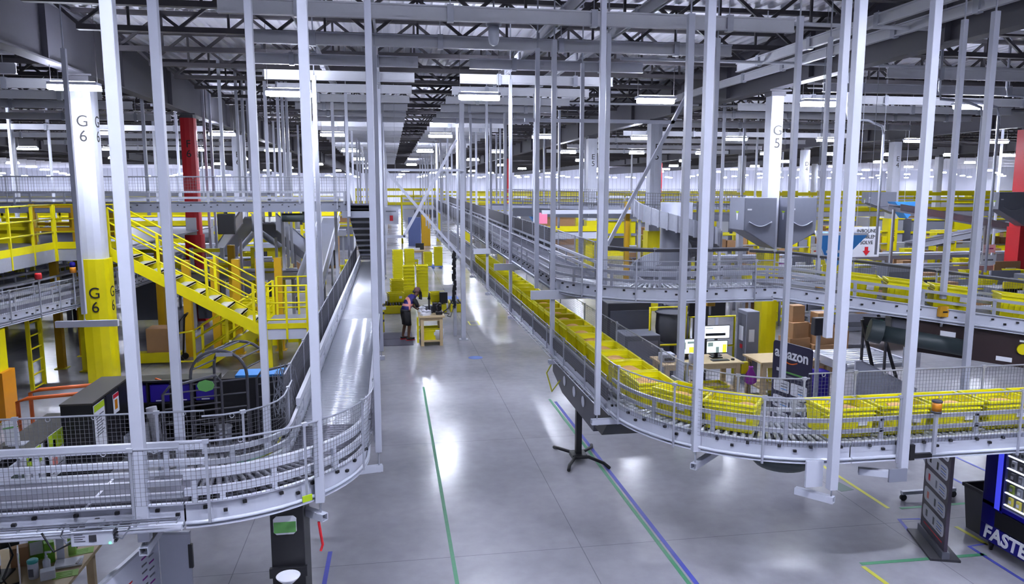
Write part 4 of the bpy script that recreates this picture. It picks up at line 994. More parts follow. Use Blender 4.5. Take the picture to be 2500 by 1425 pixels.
sitbox('green_carton', 'pale green carton behind the white one on the lower left table', 'box', -3.36, 8.08, D0, .07, .1, .2, mat('pale_green_paper', (160, 206, 96), .6), .3)
sitbox('cardboard_box', 'small tan box behind the white card on the lower left table', 'box', -3.78, 7.9, D0, .16, .1, .2, CARD, .3)
t = thing('wipe_tub', 'white wipe tub with teal lid on the lower left table', 'tub', (-3.53, 7.6, D0)); MB().lathe([(.045, 0), (.047, .16)], (-3.53, 7.6, D0), 18).build('can', WHITE, t); MB().lathe([(.05, .16), (.05, .185), (.035, .195)], (-3.53, 7.6, D0), 18).build('lid', TEAL, t); MB().box(-3.555, -3.51, 7.551, 7.554, D0 + .03, D0 + .11).build('label', MID, t)
t = thing('pump_bottle', 'clear pump bottle beside the wipe tub on the lower left table', 'bottle', (-3.45, 7.7, D0)); MB().lathe([(.032, 0), (.035, .02), (.035, .12), (.014, .15), (.014, .17)], (-3.45, 7.7, D0), 16).build('bottle', CLEARP, t); MB().tube((-3.45, 7.7, D0 + .17), (-3.45, 7.7, D0 + .21), .009, 8).box(-3.458, -3.4, 7.692, 7.708, D0 + .2, D0 + .215).build('pump', WHITE, t)
sitbox('clear_bag', 'clear plastic bag lying in front of the pump bottle', 'bag', -3.39, 7.57, D0, .13, .1, .09, CLEARP, .4)
t = thing('paper_stack', 'stack of white papers near the right end of the lower left table', 'papers', (-3.3, 7.84, D0)); MB().box(-3.43, -3.18, 7.75, 7.93, D0 + .007, D0 + .025, .25).build('sheets', PAPER, t); MB().box(-3.22, -3.2, 7.78, 7.9, D0 + .025, D0 + .029).build('pen', BLACK, t)
for i, (x, y, rz, lb) in enumerate(((-3.28, 8.1, .3, 'green sheet at the back right of the lower left table'), (-3.25, 7.62, .3, 'green sheet at the front right of the lower left table'))):
    t = thing('green_sheet', lb, 'paper', (x, y, D0)); MB().box(x - .11, x + .11, y - .07, y + .07, D0, D0 + .005, rz).build('sheet', MATS['pale_green_paper'], t)
    for k in range(3): MB().box(x - .08, x + .06, y - .04 + .035 * k, y - .033 + .035 * k, D0 + .005, D0 + .0065, rz, (x, y)).build('print_line', GREEN, t)
t = thing('table_card', 'white folded table card with green stripe on the lower left table', 'card', (-3.62, 7.55, D0)); MB().bar((-3.6, 7.48, D0 + .16), (-3.68, 7.66, D0 + .16), .012, .32).build('card', PAPER, t); MB().bar((-3.593, 7.482, D0 + .22), (-3.673, 7.662, D0 + .22), .004, .015).build('stripe', GREENP, t)
t = thing('monitor', 'black monitor back with cables at the left edge of the lower left table', 'monitor', (-3.9, 7.65, D0))
MB().bar((-4.1, 7.5, D0 + .42), (-3.72, 7.78, D0 + .42), .05, .28).build('screen_back', BLACK, t, .01); MB().box(-3.95, -3.87, 7.62, 7.7, D0, D0 + .4).build('stand', BLACK, t); MB().box(-4.05, -3.78, 7.52, 7.8, D0, D0 + .02).build('base', BLACK, t, .005)
MB().path([(-3.8, 7.7, D0 + .4), (-3.7, 7.6, D0 + .25), (-3.76, 7.5, D0 + .06), (-3.7, 7.45, D0 + .01), (-3.62, 7.5, D0 + .008)], .01, 6).build('cable', BLACK, t)
t = thing('scan_gun', 'black scanner gun on a stand at the left edge of the lower left table', 'scanner', (-3.82, 7.35, D0)); MB().lathe([(.07, 0), (.06, .02), (.015, .03), (.015, .2)], (-3.82, 7.35, D0), 14).build('stand', BLACK, t); MB().bar((-3.9, 7.35, D0 + .24), (-3.74, 7.3, D0 + .2), .06, .07).build('head', BLACK, t)
sitbox('card_reader', 'small black device behind the papers on the lower left table', 'device', -3.4, 8.2, D0, .08, .05, .06, BLACK, .3)
for i, (x0, y0, x1, y1, m_, lb) in enumerate(((-2.62, 6.6, -2.40, 7.68, WHITE, 'white display board seen at a slant under the belt conveyor'), (-2.39, 7.72, -2.08, 7.68, POST, 'narrow pale board with black latch under the belt conveyor'))):
    t = thing('display_board', lb, 'board', ((x0 + x1) / 2, (y0 + y1) / 2, 0))
    MB().bar((x0, y0, .68), (x1, y1, .68), .03, 1.08).build('panel', m_, t, .004)
    m = MB(); m.bar((x0, y0, 1.22), (x1, y1, 1.22), .04, .03); m.build('edge_trim', GALV, t)
    for (x, y) in ((x0, y0), (x1, y1)): MB().tube((x, y, 0), (x, y, .15), .02, 8).build('foot', BLACK, t)
    if i == 0:
        d = unit((x1 - x0, y1 - y0, 0)); nrm = (d[1], -d[0])
        for f, z, L_, mm in [(.42, 1.0, .26, RED), (.42, .96, .2, MID), (.2, .85, .1, GREENP)] + [(.74 + .12 * (k % 2), 1.12 - .035 * k, .09, MID if k % 3 else PURPLE) for k in range(14)]:
            x, y = x0 + (x1 - x0) * f + nrm[0] * .016, y0 + (y1 - y0) * f + nrm[1] * .016
            MB().bar((x - d[0] * L_ / 2, y - d[1] * L_ / 2, z), (x + d[0] * L_ / 2, y + d[1] * L_ / 2, z), .003, .016).build('print_line', mm, t)
    else: MB().box(-2.1, -2.06, 7.65, 7.69, .85, 1.1).build('latch', BLACK, t)
# kiosk
t = thing('kiosk', 'black dispenser tower with green card under the left roller curve', 'kiosk', (-1.03, 7.5, 0))
MB().box(-1.22, -.9, 7.25, 7.75, .02, 1.6).build('body', BLACK, t, .008); MB().box(-1.26, -.86, 7.15, 7.8, 0, .06).build('base', BLACK, t, .006)
MB().box(-1.24, -.88, 7.2, 7.25, .9, 1.0).build('ledge', BLACK, t, .005)
MB().prism([(-1.19, 1.36), (-1.16, 1.33), (-1.0, 1.33), (-.97, 1.36), (-.97, 1.49), (-1.0, 1.52), (-1.16, 1.52), (-1.19, 1.49)], 'y', 7.24, 7.25).build('card', PAPER, t)
MB().box(-1.185, -.975, 7.236, 7.24, 1.35, 1.46).build('card_field', GREENP, t)
t = thing('white_dish', 'white round dispenser dish in front of the black tower', 'dish', (-1.04, 7.05, .9))
MB().lathe([(.05, 0), (.1, .05), (.115, .07), (.11, .075), (.09, .06)], (-1.04, 7.05, .93), 24).build('dish', PAPER, t); MB().bar((-1.04, 7.05, .95), (-1.04, 7.25, .95), .05).build('arm', BLACK, t)
o = MB().path([(-.76, 7.28, 1.42), (-.745, 7.27, 1.3), (-.73, 7.28, 1.18), (-.75, 7.27, 1.12)], .014, 6).build('red_tag', REDP); tag(o, 'red strap hanging from the post outside the left roller curve', 'strap')
# ------------------------------------------------------------------ floor tapes, mats
def tape(label, pts, wd, m, grp=None):
    b = MB()
    b.sect([(p[0], p[1], .0) for p in pts], [(wd / 2, .0015), (wd / 2, .003), (-wd / 2, .003), (-wd / 2, .0015)])
    tag(b.build('floor_tape', m), label, 'floor tape', 'floor tapes')
tape('green floor tape line down the left of the aisle', [(.70, 4, 0), (.70, 17.5, 0)], .05, TAPEG)
tape('blue floor tape line along the right side of the aisle', [(3.53, 5, 0), (3.53, 15.8, 0)], .06, TAPEB)
tape('green floor tape line beside the blue one at right of the aisle', [(3.44, 5, 0), (3.44, 16, 0)], .055, TAPEG)
tape('blue floor tape beside the black dispenser tower', [(-1.07, 6, 0), (-.88, 8.0, 0), (-.86, 9.5, 0)], .055, TAPEB)
tape('yellow floor tape ending near the whiteboard castor at right', [(7.19, 12.5, 0), (7.18, 9.55, 0)], .06, TAPEY)
tape('green floor tape running toward the vending machine', [(5.76, 8.1, 0), (7.5, 8.07, 0)], .065, TAPEG)
tape('green floor tape behind the information stand', [(7.35, 9.52, 0), (9.4, 9.53, 0)], .06, TAPEG)
tape('yellow floor tape starting at the green tape at lower right', [(5.75, 8.04, 0), (5.84, 6.4, 0)], .06, TAPEY)
tape('blue floor tape square around the information stand foot', [(7.4, 9.15, 0), (7.09, 9.19, 0), (6.78, 8.2, 0), (7.05, 8.18, 0)], .05, TAPEB)
tape('yellow floor tape beside the grey waste bin', [(7.72, 8.85, 0), (7.74, 8.3, 0)], .06, TAPEY)
tape('blue floor tape before the vending machine', [(7.75, 8.33, 0), (7.46, 8.3, 0), (7.44, 6.5, 0)], .05, TAPEB)
tape('blue floor tape far behind the information stand, nearer', [(8.96, 10.6, 0), (8.97, 9.3, 0)], .05, TAPEB)
tape('blue floor tape far behind the information stand, farther', [(9.7, 12.4, 0), (9.77, 10.0, 0)], .05, TAPEB)
tape('small yellow square outline on the aisle floor', [(3.0, 25.4, 0), (3.35, 25.4, 0), (3.35, 26.1, 0), (3.0, 26.1, 0), (3.0, 25.4, 0)][:0] or [(2.65, 25.4, 0), (2.98, 25.4, 0), (2.98, 26.1, 0), (2.65, 26.1, 0), (2.66, 25.42, 0)], .05, TAPEY)
o = MB().lathe([(.2, .001), (.2, .004)], (2.27, 20.4, 0), 28).build('floor_disc', PALB); tag(o, 'light blue round floor marker in the aisle', 'floor marker')
for i, (x, y, rz) in enumerate(((5.55, 7.4, .1), (6.95, 10.4, .15))):
    o = MB().box(x - .12, x + .12, y - .16, y + .16, .0012, .003, rz).build('floor_sticker', mat('dull_sticker', (92, 110, 104), .6)); tag(o, ('dull green and white floor sticker at the bottom right corner', 'dull green floor sticker near the thick front post')[i], 'floor sticker')
for i, (y0, y1) in enumerate(((22.35, 23.3), (23.33, 24.4))):
    o = MB().box(-.28, .62, y0, y1, 0, .015).build('floor_mat', mat('mat_grey', (86, 84, 100), .8)); tag(o, ('nearer', 'farther')[i] + ' grey standing mat under the worker', 'mat', 'standing mats')
# ------------------------------------------------------------------ middle aisle: worker, table, tote stacks
table('work_table', 'wooden work table with black printers in the aisle beside the worker', .78, 1.55, 22.1, 23.35, .91, .05, .09, .12)
m = MB()
T0 = .91
sitbox('label_printer', 'grey label printer on the aisle work table', 'printer', 1.1, 23.1, T0, .26, .26, .18, GREY, .2)
for i, (x, y, r_) in enumerate(((.92, 22.9, .12), (1.08, 22.35, .1), (.95, 22.6, .09))):
    q = MB(); rr = random.Random(i); q.lathe([(r_ * (.6 + .5 * rr.random()), r_ * .3 * k) for k in range(5)] + [(.01, r_ * 1.5)], (x, y, T0), 9); q.sm = False
    q.v = [(a + rr.uniform(-.025, .025), b + rr.uniform(-.025, .025), max(T0, c + rr.uniform(-.02, .02))) for a, b, c in q.v]
    tag(q.build('packing_paper', PAPER), f'crumpled white packing paper on the aisle work table, {("farthest", "nearest", "middle")[i]} of three lumps', 'paper', 'crumpled papers')
for i, (x, y, sx, sy, sz) in enumerate(((1.3, 22.75, .16, .12, .3), (1.42, 22.65, .1, .14, .22), (1.28, 22.95, .14, .1, .16), (1.45, 22.95, .1, .1, .26))):
    sitbox('black_device', f'small black device in the dark cluster at right on the aisle work table, {("tallest", "second right", "back left", "back right")[i]}', 'device', x, y, T0, sx, sy, sz, BLACK, .3 * i)
sitbox('paper_tray', 'white crumpled papers at the front of the aisle work table', 'papers', .98, 22.3, T0, .25, .2, .06, PAPER, .4)
t = thing('scanner_mount', 'tall black scanner mount on the aisle work table', 'scanner', (1.12, 22.7, T0)); MB().box(1.02, 1.22, 22.6, 22.8, T0, T0 + .05).build('base', BLACK, t, .01); MB().tube((1.12, 22.7, T0), (1.12, 22.7, T0 + .45), .03, 10).build('stem', BLACK, t); MB().tube((1.12, 22.7, T0 + .42), (1.13, 22.7, T0 + .62), .05, 10, .01).build('head', BLACK, t)
t = thing('handheld_scanner', 'black scanner in a cradle at the right of the aisle work table', 'scanner', (1.4, 22.4, T0)); MB().box(1.3, 1.5, 22.3, 22.5, T0, T0 + .1).build('cradle', BLACK, t, .02); MB().bar((1.4, 22.4, T0 + .1), (1.35, 22.35, T0 + .3), .06, .1).build('handle', BLACK, t); MB().path([(1.48, 22.4, T0 + .05), (1.7, 22.3, T0 + .02), (1.62, 22.1, T0 + .0), (1.75, 22.5, T0 - .1), (1.93, 23.4, T0 + .05)], .012, 6).build('cable', BLACK, t)
tote(1.12, 22.5, .161, .1, 'yellow tote on the lower shelf of the aisle work table', 'odd totes in the aisle')
o = MB().lathe([(.14, 0), (.17, .2), (.16, .3)], (1.38, 22.4, .16), 16).build('white_bag', PAPER); tag(o, 'white bag on the lower shelf of the aisle work table', 'bag')
o = MB().box(.73, .78, 22.2, 22.45, .1, .85).build('side_board', YEL); tag(o, 'narrow yellow panel on the left side of the aisle work table', 'panel')
# person: one continuous skinned body leaning to the table
PX, PY = .42, 23.15
J = {'hip': (0, 0, .86), 'belly': (.08, 0, 1.03), 'chest': (.22, 0, 1.2), 'neck': (.32, .0, 1.33), 'head0': (.37, -.0, 1.39), 'head1': (.42, 0, 1.5),
     'shL': (.25, .17, 1.25), 'elL': (.34, .22, 1.02), 'wrL': (.46, .14, .9), 'haL': (.53, .12, .89), 'shR': (.25, -.17, 1.25), 'elR': (.35, -.23, 1.0), 'wrR': (.46, -.18, .88), 'haR': (.54, -.16, .88),
     'hpL': (0, .1, .82), 'knL': (.03, .13, .47), 'anL': (-.05, .14, .09), 'toL': (.13, .16, .035), 'hpR': (0, -.1, .82), 'knR': (.06, -.12, .47), 'anR': (.02, -.13, .09), 'toR': (.2, -.14, .035)}
R_ = {'hip': .11, 'belly': .1, 'chest': .11, 'neck': .06, 'head0': .075, 'head1': .095, 'shL': .065, 'elL': .045, 'wrL': .03, 'haL': .035, 'shR': .065, 'elR': .045, 'wrR': .03, 'haR': .035,
      'hpL': .095, 'knL': .06, 'anL': .042, 'toL': .035, 'hpR': .095, 'knR': .06, 'anR': .042, 'toR': .035}
ED = 'hip-belly belly-chest chest-neck neck-head0 head0-head1 chest-shL shL-elL elL-wrL wrL-haL chest-shR shR-elR elR-wrR wrR-haR hip-hpL hpL-knL knL-anL anL-toL hip-hpR hpR-knR knR-anR anR-toR'.split()
def skin(name, names, edges, radii, m, parent, loc, grow=0., J=J, sub=2, fing=None):
    idx = {n: i for i, n in enumerate(names)}; me = bpy.data.meshes.new(name)
    me.from_pydata([J[n] for n in names], [tuple(idx[q] for q in e.split('-')) for e in edges], []); me.materials.append(m)
    o = bpy.data.objects.new(name, me); COL.objects.link(o); o.parent = parent; o.location = loc
    md = o.modifiers.new('skin', 'SKIN'); md.use_smooth_shade = True
    for i, n in enumerate(names):
        v = me.skin_vertices[0].data[i]; v.radius = (radii[n] + grow, radii[n] + grow); v.use_root = i == 0
    s = o.modifiers.new('subdivision', 'SUBSURF'); s.levels = s.render_levels = sub
    return o
pt_ = thing('person', 'person in dark shorts and pink crossed hi-vis vest bending over the aisle work table', 'person', (PX, PY, .015))
JJ = dict(J); RR = dict(R_); EE = list(ED)
for s, hx in (('L', 'haL'), ('R', 'haR')):           # five fingers on each hand
    hx_, hy, hz = J[hx]
    for k in range(4):
        n1, n2 = f'f{s}{k}a', f'f{s}{k}b'; dy = (k - 1.5) * .021
        JJ[n1] = (hx_ + .05, hy + dy, hz); JJ[n2] = (hx_ + .085 + .008 * (k in (1, 2)), hy + dy * 1.05, hz - .018); RR[n1] = .009; RR[n2] = .008; EE += [f'{hx}-{n1}', f'{n1}-{n2}']
    n1 = f't{s}'; sg = -1 if s == 'L' else 1; JJ[n1] = (hx_ + .03, hy + sg * .05, hz - .005); RR[n1] = .01; EE.append(f'{hx}-{n1}')
skin('body', list(JJ), EE, RR, SKIN, pt_, (0, 0, 0), 0, JJ)
def vest_mat():
    m = bpy.data.materials.new('crossed_vest'); m.use_nodes = True; nt = m.node_tree; N = nt.nodes; b = N['Principled BSDF']; b.inputs['Roughness'].default_value = .7
    tc = N.new('ShaderNodeTexCoord'); fac = None
    for ax, az in ((.05, 1.0), (.998, .06)):
        vm = N.new('ShaderNodeVectorMath'); vm.operation = 'DOT_PRODUCT'; vm.inputs[1].default_value = (ax, 0, az); nt.links.new(tc.outputs['Object'], vm.inputs[0])
        sb = N.new('ShaderNodeMath'); sb.operation = 'SUBTRACT'; sb.inputs[1].default_value = ax * .06 + az * 1.1; nt.links.new(vm.outputs['Value'], sb.inputs[0])
        ab = N.new('ShaderNodeMath'); ab.operation = 'ABSOLUTE'; nt.links.new(sb.outputs[0], ab.inputs[0])
        lt = N.new('ShaderNodeMath'); lt.operation = 'LESS_THAN'; lt.inputs[1].default_value = .036; nt.links.new(ab.outputs[0], lt.inputs[0])
        if fac is None: fac = lt
        else:
            mx = N.new('ShaderNodeMath'); mx.operation = 'MAXIMUM'; nt.links.new(fac.outputs[0], mx.inputs[0]); nt.links.new(lt.outputs[0], mx.inputs[1]); fac = mx
    c = N.new('ShaderNodeMix'); c.data_type = 'RGBA'; c.inputs[6].default_value = lin((44, 38, 112)) + (1,); c.inputs[7].default_value = lin((250, 168, 158)) + (1,)
    nt.links.new(fac.outputs[0], c.inputs[0]); nt.links.new(c.outputs[2], b.inputs['Base Color']); return m
def loft(nm, rings, m, n=20):
    """smooth sleeve of elliptical rings: (centre, axis, half-depth, half-width)"""
    q = MB()
    for c, ax, ra, rb in rings:
        ax = unit(ax); w_ = (0, 1, 0); d = cross(w_, ax)
        for k in range(n):
            a = 2 * pi * k / n; q.v.append(tuple(c[i] + d[i] * ra * cos(a) + w_[i] * rb * sin(a) + (PX, PY, .015)[i] for i in range(3)))
    R = len(rings); q.f += [(k * n + i, k * n + (i + 1) % n, (k + 1) * n + (i + 1) % n, (k + 1) * n + i) for k in range(R - 1) for i in range(n)] + [tuple(range(n))[::-1], tuple(range((R - 1) * n, R * n))]
    q.sm = True; return q.build(nm, m, pt_)
AX = (.2, 0, .35)
loft('vest', [((-.01, 0, .93), (.1, 0, 1), .135, .175), ((.03, 0, 1.02), AX, .138, .172), ((.1, 0, 1.14), AX, .14, .182), ((.17, 0, 1.25), AX, .135, .188), ((.235, 0, 1.33), AX, .11, .165), ((.28, 0, 1.385), AX, .07, .085)], vest_mat())
loft('shirt_hem', [((-.02, 0, .88), (0, 0, 1), .138, .178), ((-.01, 0, .96), (.1, 0, 1), .14, .178)], CLOTH)
for s in (1, -1):
    loft('sleeve', [((.2, .13 * s, 1.29), (.06, .06 * s, -.2), .075, .07), ((.24, .185 * s, 1.22), (.06, .04 * s, -.2), .074, .066), ((.29, .205 * s, 1.1), (.08, .02 * s, -.2), .064, .058), ((.315, .21 * s, 1.03), (.08, 0, -.2), .06, .054)], CLOTH)
    loft('shorts_leg', [((-.01, .085 * s, .9), (0, 0, 1), .125, .1), ((.0, .1 * s, .76), (0, 0, 1), .12, .1), ((.02, .115 * s, .6), (0, 0, 1), .1, .09), ((.03, .125 * s, .47), (0, 0, 1), .095, .088)], CLOTH)
m = MB(); m.lathe([(.104, -.035), (.112, .0), (.105, .05), (.07, .1), (.02, .118)], (PX + .405, PY, 1.52), 18); m.build('head_scarf', mat('brown_scarf', (112, 82, 78), .8), pt_)
m = MB(); m.lathe([(.01, -.05), (.045, -.03), (.05, .0), (.035, .035), (.01, .045)], (PX + .30, PY, 1.5), 12); m.build('hair_bun', INK, pt_)
m = MB()
for k in range(10):
    y = PY - .1 + .02 * k; x = PX + .45 + .012 * (k % 3); m.path([(x - .02, y, 1.54), (x + .05, y * .6 + PY * .4, 1.46), (x + .06, y * .7 + PY * .3, 1.36), (x + .05, y * .8 + PY * .2, 1.24)], .017, 6)
m.build('braids', INK, pt_)
m = MB(); fx = PX + .505
m.lathe([(.004, -.01), (.016, 0), (.004, .012)], (fx + .01, PY, 1.485), 8); m.build('nose', SKIN, pt_)
for s in (-1, 1): MB().lathe([(.003, -.009), (.011, 0), (.003, .009)], (fx - .005, PY + s * .035, 1.52), 8).build('eye', PAPER, pt_); MB().lathe([(.006, -.025), (.02, 0), (.006, .025)], (PX + .41, PY + s * .098, 1.5), 8).build('ear', SKIN, pt_)
MB().box(fx - .012, fx + .002, PY - .025, PY + .025, 1.448, 1.456).build('mouth', mat('lips', (96, 52, 50), .5), pt_)
for s, a in (('L', 1), ('R', -1)):
    x, y = J['an' + s][0] + PX, J['an' + s][1] + PY
    m = MB(); m.prism([(x - .07, y - .045), (x + .14, y - .05), (x + .21, y - .02), (x + .21, y + .03), (x + .14, y + .05), (x - .07, y + .045)], 'z', .035, .1); m.build('shoe', INK, pt_, .02)
    MB().box(x - .075, x + .2, y - .052, y + .052, .016, .036).build('shoe_sole', RED, pt_)
pt_.rotation_euler[2] = radians(24)
# tote stacks and low yellow racks
def stack(x, y, z0, n, rz, where, pitch=.145):
    n = int((n * .352 - .35) / pitch) + 1
    for k in range(n): tote(x, y, z0 + k * pitch, rz, f'yellow tote in {where}, {od(k + 1)} from the bottom', 'stacked totes in the aisle')
t0 = None
for i, (x0, x1) in enumerate(((-.35, .55), (1.55, 2.2), (2.55, 3.28)) if 0 else ((-.35, .55), (1.5, 2.05))):
    t = thing('low_roller_rack', f'low yellow floor rack with dark rollers {("behind the worker", "behind the aisle work table")[i]}', 'rack', ((x0 + x1) / 2, 28.6, 0))
    MB().box(x0, x1, 28.2, 28.26, 0, .3).box(x0, x1, 29.4, 29.46, 0, .3).box(x0, x0 + .05, 28.26, 29.4, 0, .3).box(x1 - .05, x1, 28.26, 29.4, 0, .3).build('frame', YEL, t)
    for k in range(int((x1 - x0) / .11)): MB().tube((x0 + .08 + k * .11, 28.27, .3), (x0 + .08 + k * .11, 29.39, .3), .035, 8).build('roller', DARK, t)
t = thing('low_roller_rack', 'low yellow floor rack with dark rollers right of the white floor post', 'rack', (2.42, 28.6, 0))
MB().box(2.2, 2.72, 28.2, 28.26, 0, .3).box(2.2, 2.72, 29.4, 29.46, 0, .3).box(2.2, 2.25, 28.26, 29.4, 0, .3).box(2.67, 2.72, 28.26, 29.4, 0, .3).build('frame', YEL, t)
for k in range(4): MB().tube((2.29 + k * .11, 28.27, .3), (2.29 + k * .11, 29.39, .3), .035, 8).build('roller', DARK, t)
stack(.22, 30.0, 0, 3.1, pi / 2 + .1, 'the left front stack behind the worker')
stack(.72, 30.3, 0, 2.2, pi / 2 + .05, 'the short stack right behind the worker')
stack(.75, 32.5, 0, 3.9, pi / 2, 'the middle stack behind the worker'); stack(1.33, 32.6, 0, 3.9, pi / 2, 'the right stack behind the worker')
stack(.35, 39, 0, 4.6, pi / 2 + .1, 'the tall left stack farther up the aisle'); stack(.95, 39.4, 0, 4.6, pi / 2 + .05, 'the tall right stack farther up the aisle')
tote(.15, 29.0, .34, .2, 'single yellow tote on the low rack behind the worker', 'odd totes in the aisle')
tote(1.75, 28.9, .34, .1, 'single yellow tote on the low rack behind the printers', 'odd totes in the aisle')
sitbox('bin_box', 'small black bin on the low rack near the white floor post', 'bin', 1.95, 28.4, .34, .3, .3, .42, BLACK)
def pallet(label, x, y, z, m, rz=0):
    t = thing('pallet', label, 'pallet', (x, y, z)); b = MB()
    for k in range(7): MB().box(x - .55, x + .55, y - .5 + k * .15, y - .4 + k * .15, z + .11, z + .14).build('board', m, t)
    for k in (-.5, -.05, .4): MB().box(x + k, x + k + .1, y - .5, y + .5, z, z + .11).build('runner', m, t)
pallet('pale blue pallet under the two tall yellow tote stacks beyond the far desk', 2.45, 44.2, 0, PALB)
for i in range(2): stack(2.15 + .6 * i, 44.2, .142, 2.5 + .7 * i, pi / 2, f'the {("left", "right")[i]} stack on the blue pallet')
pallet('pale blue empty pallet lying behind the low racks', 2.2, 31.0, 0, PALB)
t = table('work_table', 'far desk with white papers beyond the tote stacks in the aisle', .75, 2.0, 45.2, 46.2, .95)
sitbox('desk_papers', 'pile of white papers on the far aisle desk', 'papers', 1.3, 45.6, .95, .9, .4, .12, PAPER)
sitbox('far_monitor', 'small dark monitor on the far aisle desk', 'monitor', 1.75, 45.7, .95, .5, .08, .4, BLACK)
tote(1.35, 45.7, 0, 0, 'yellow tote below the far aisle desk', 'odd totes in the aisle')
t = thing('blue_cabinet', 'blue steel cabinet at the far end of the aisle', 'cabinet', (1.9, 61, 0))
MB().box(1.45, 2.45, 61, 61.6, 0, 2.3).build('body', mat('cabinet_blue', (84, 98, 146), .45), t, .02); MB().box(1.5, 1.94, 60.98, 61, .1, 2.2).box(1.96, 2.4, 60.98, 61, .1, 2.2).build('door', MATS['cabinet_blue'], t)
o = MB().box(2.5, 3.2, 61, 61.7, 0, 2.5).build('ochre_locker', OCHRE, None, .02); tag(o, 'ochre locker beside the blue cabinet at the far end of the aisle', 'locker')
t = thing('bollard', 'yellow bollard with black stripes beside the standing mats', 'bollard', (-.31, 24.6, 0)); MB().tube((-.31, 24.6, 0), (-.31, 24.6, 1.1), .06, 14).build('pole', YEL, t)
for k in range(3): MB().tube((-.31, 24.6, .35 + k * .25), (-.31, 24.6, .42 + k * .25), .063, 14).build('stripe', BLACK, t)
t = thing('hanging_sign', 'small white sign with a red mark hung over the left of the aisle', 'sign', (.05, 24, 3.7))
MB().box(-.18, .27, 24, 24.03, 3.55, 4.08).build('board', WHITE, t); MB().box(.0, .1, 23.99, 24, 3.65, 3.82).build('red_mark', REDP, t); MB().box(-.12, .2, 23.99, 24, 3.93, 3.97).build('print_line', GREY, t)
for x in (-.12, .2): MB().tube((x, 24.02, 4.08), (x, 24.02, ZD + .03), .006, 5).build('wire', GALV, t)
# tall yellow stacks left of the roller conveyor
stack(-1.75, 31.6, .142, 4, .2, 'the left pair stack beyond the yellow landing'); stack(-1.7, 34, .142, 4, .1, 'the farther stack beyond the yellow landing')
pallet('pale blue pallet under the stack beyond the yellow landing', -1.75, 31.6, 0, PALB); pallet('blue pallet under the farther stack beyond the landing', -1.7, 34, 0, PALB)
# ------------------------------------------------------------------ right: workstations behind the tote conveyor
table('workstation_table', 'wooden workstation table with lit monitors behind the tote row', 5.75, 7.6, 15.1, 16.0, .9, .04, .1, .25)
table('workstation_table', 'second wooden workstation table left of the cardboard boxes', 7.95, 9.7, 15.0, 15.9, .9, .04, .1, .25)
def monitor(label, x0, x1, y, z0, z1, m, zt, bars, rz=0):
    t = thing('monitor', label, 'monitor', ((x0 + x1) / 2, y, zt))
    cs = MB().box(x0 - .015, x1 + .015, y, y + .04, z0 - .02, z1 + .015).build('casing', BLACK, t, .006)
    MB().box(x0, x1, y - .003, y, z0, z1).build('screen', m, cs)
    for a, b, c, d, mm in bars: MB().box(x0 + (x1 - x0) * a, x0 + (x1 - x0) * b, y - .006, y - .003, z0 + (z1 - z0) * c, z0 + (z1 - z0) * d).build('screen_window', mm, cs)
    xm = (x0 + x1) / 2; MB().box(xm - .03, xm + .03, y + .01, y + .05, zt + .02, z0).box(xm - .12, xm + .12, y - .06, y + .14, zt, zt + .02).build('stand', BLACK, t)
SY = mat('screen_yellow', (206, 214, 60), .3, emit=.8); SG = mat('screen_grey', (120, 140, 140), .3, emit=.5); SD = mat('screen_dark', (40, 44, 52), .3, emit=.1)
monitor('left lit monitor on the workstation table, partly behind a post', 6.28, 6.7, 15.62, 1.02, 1.34, SCREEN, .9, [(.6, .85, .0, .45, SY), (.1, .4, .3, .8, SG), (.5, .9, .7, .85, SG)])
monitor('right lit monitor with a yellow picture on the workstation table', 6.95, 7.43, 15.62, 1.02, 1.28, SCREEN, .9, [(.78, .97, .0, .7, SY), (.05, .3, .55, .9, SG), (.45, .6, .0, .5, SG)])
monitor('upper white screen with a dark banner behind the lit monitors', 6.98, 7.58, 15.85, 1.3, 1.58, SCRW, .9, [(.05, .85, .2, .42, SD), (.05, .35, .8, .86, SG)])
t = thing('keyboard', 'dark keyboard before the right lit monitor', 'keyboard', (7.15, 15.35, .9)); MB().box(6.95, 7.35, 15.28, 15.42, .9, .92).build('body', DARK, t, .004); MB().box(6.97, 7.33, 15.3, 15.4, .92, .925).build('keys', BLACK, t)
o = MB().lathe([(.04, 0), (.042, .03), (.02, .04)], (7.45, 15.35, .9), 12).build('mouse', BLACK); tag(o, 'black mouse right of the keyboard', 'mouse')
t = thing('sanitiser_bottle', 'white cylindrical canister before the left lit monitor', 'canister', (6.42, 15.2, .9)); MB().lathe([(.06, 0), (.06, .2)], (6.42, 15.2, .9), 16).build('can', WHITE, t); MB().lathe([(.055, .2), (.05, .225)], (6.42, 15.2, .9), 16).build('lid', PAPER, t)
t = thing('label_printer', 'white printer at the left end of the workstation table', 'printer', (5.95, 15.5, .9)); MB().box(5.82, 6.12, 15.35, 15.65, .9, 1.08).build('body', WHITE, t, .02); MB().box(5.86, 6.08, 15.33, 15.36, .94, 1.0).build('slot', DARK, t)
for i, (x, lb) in enumerate(((6.9, 'left'), (7.15, 'right'))): tote(x + .15 - .1 * i, 15.5, .0 if i == 0 else 0, .05, f'yellow tote on the floor below the workstation table, {lb} one', 'totes under workstations') if i == 0 else None
tote(6.3, 15.5, 0, 0, 'yellow tote on the floor below the workstation table, at the left', 'totes under workstations')
for k in range(2): tote(8.75, 15.45, .352 * k if k else 0, .03, f'yellow tote below the second workstation table, {("lower", "upper")[k]} of two', 'totes under workstations')
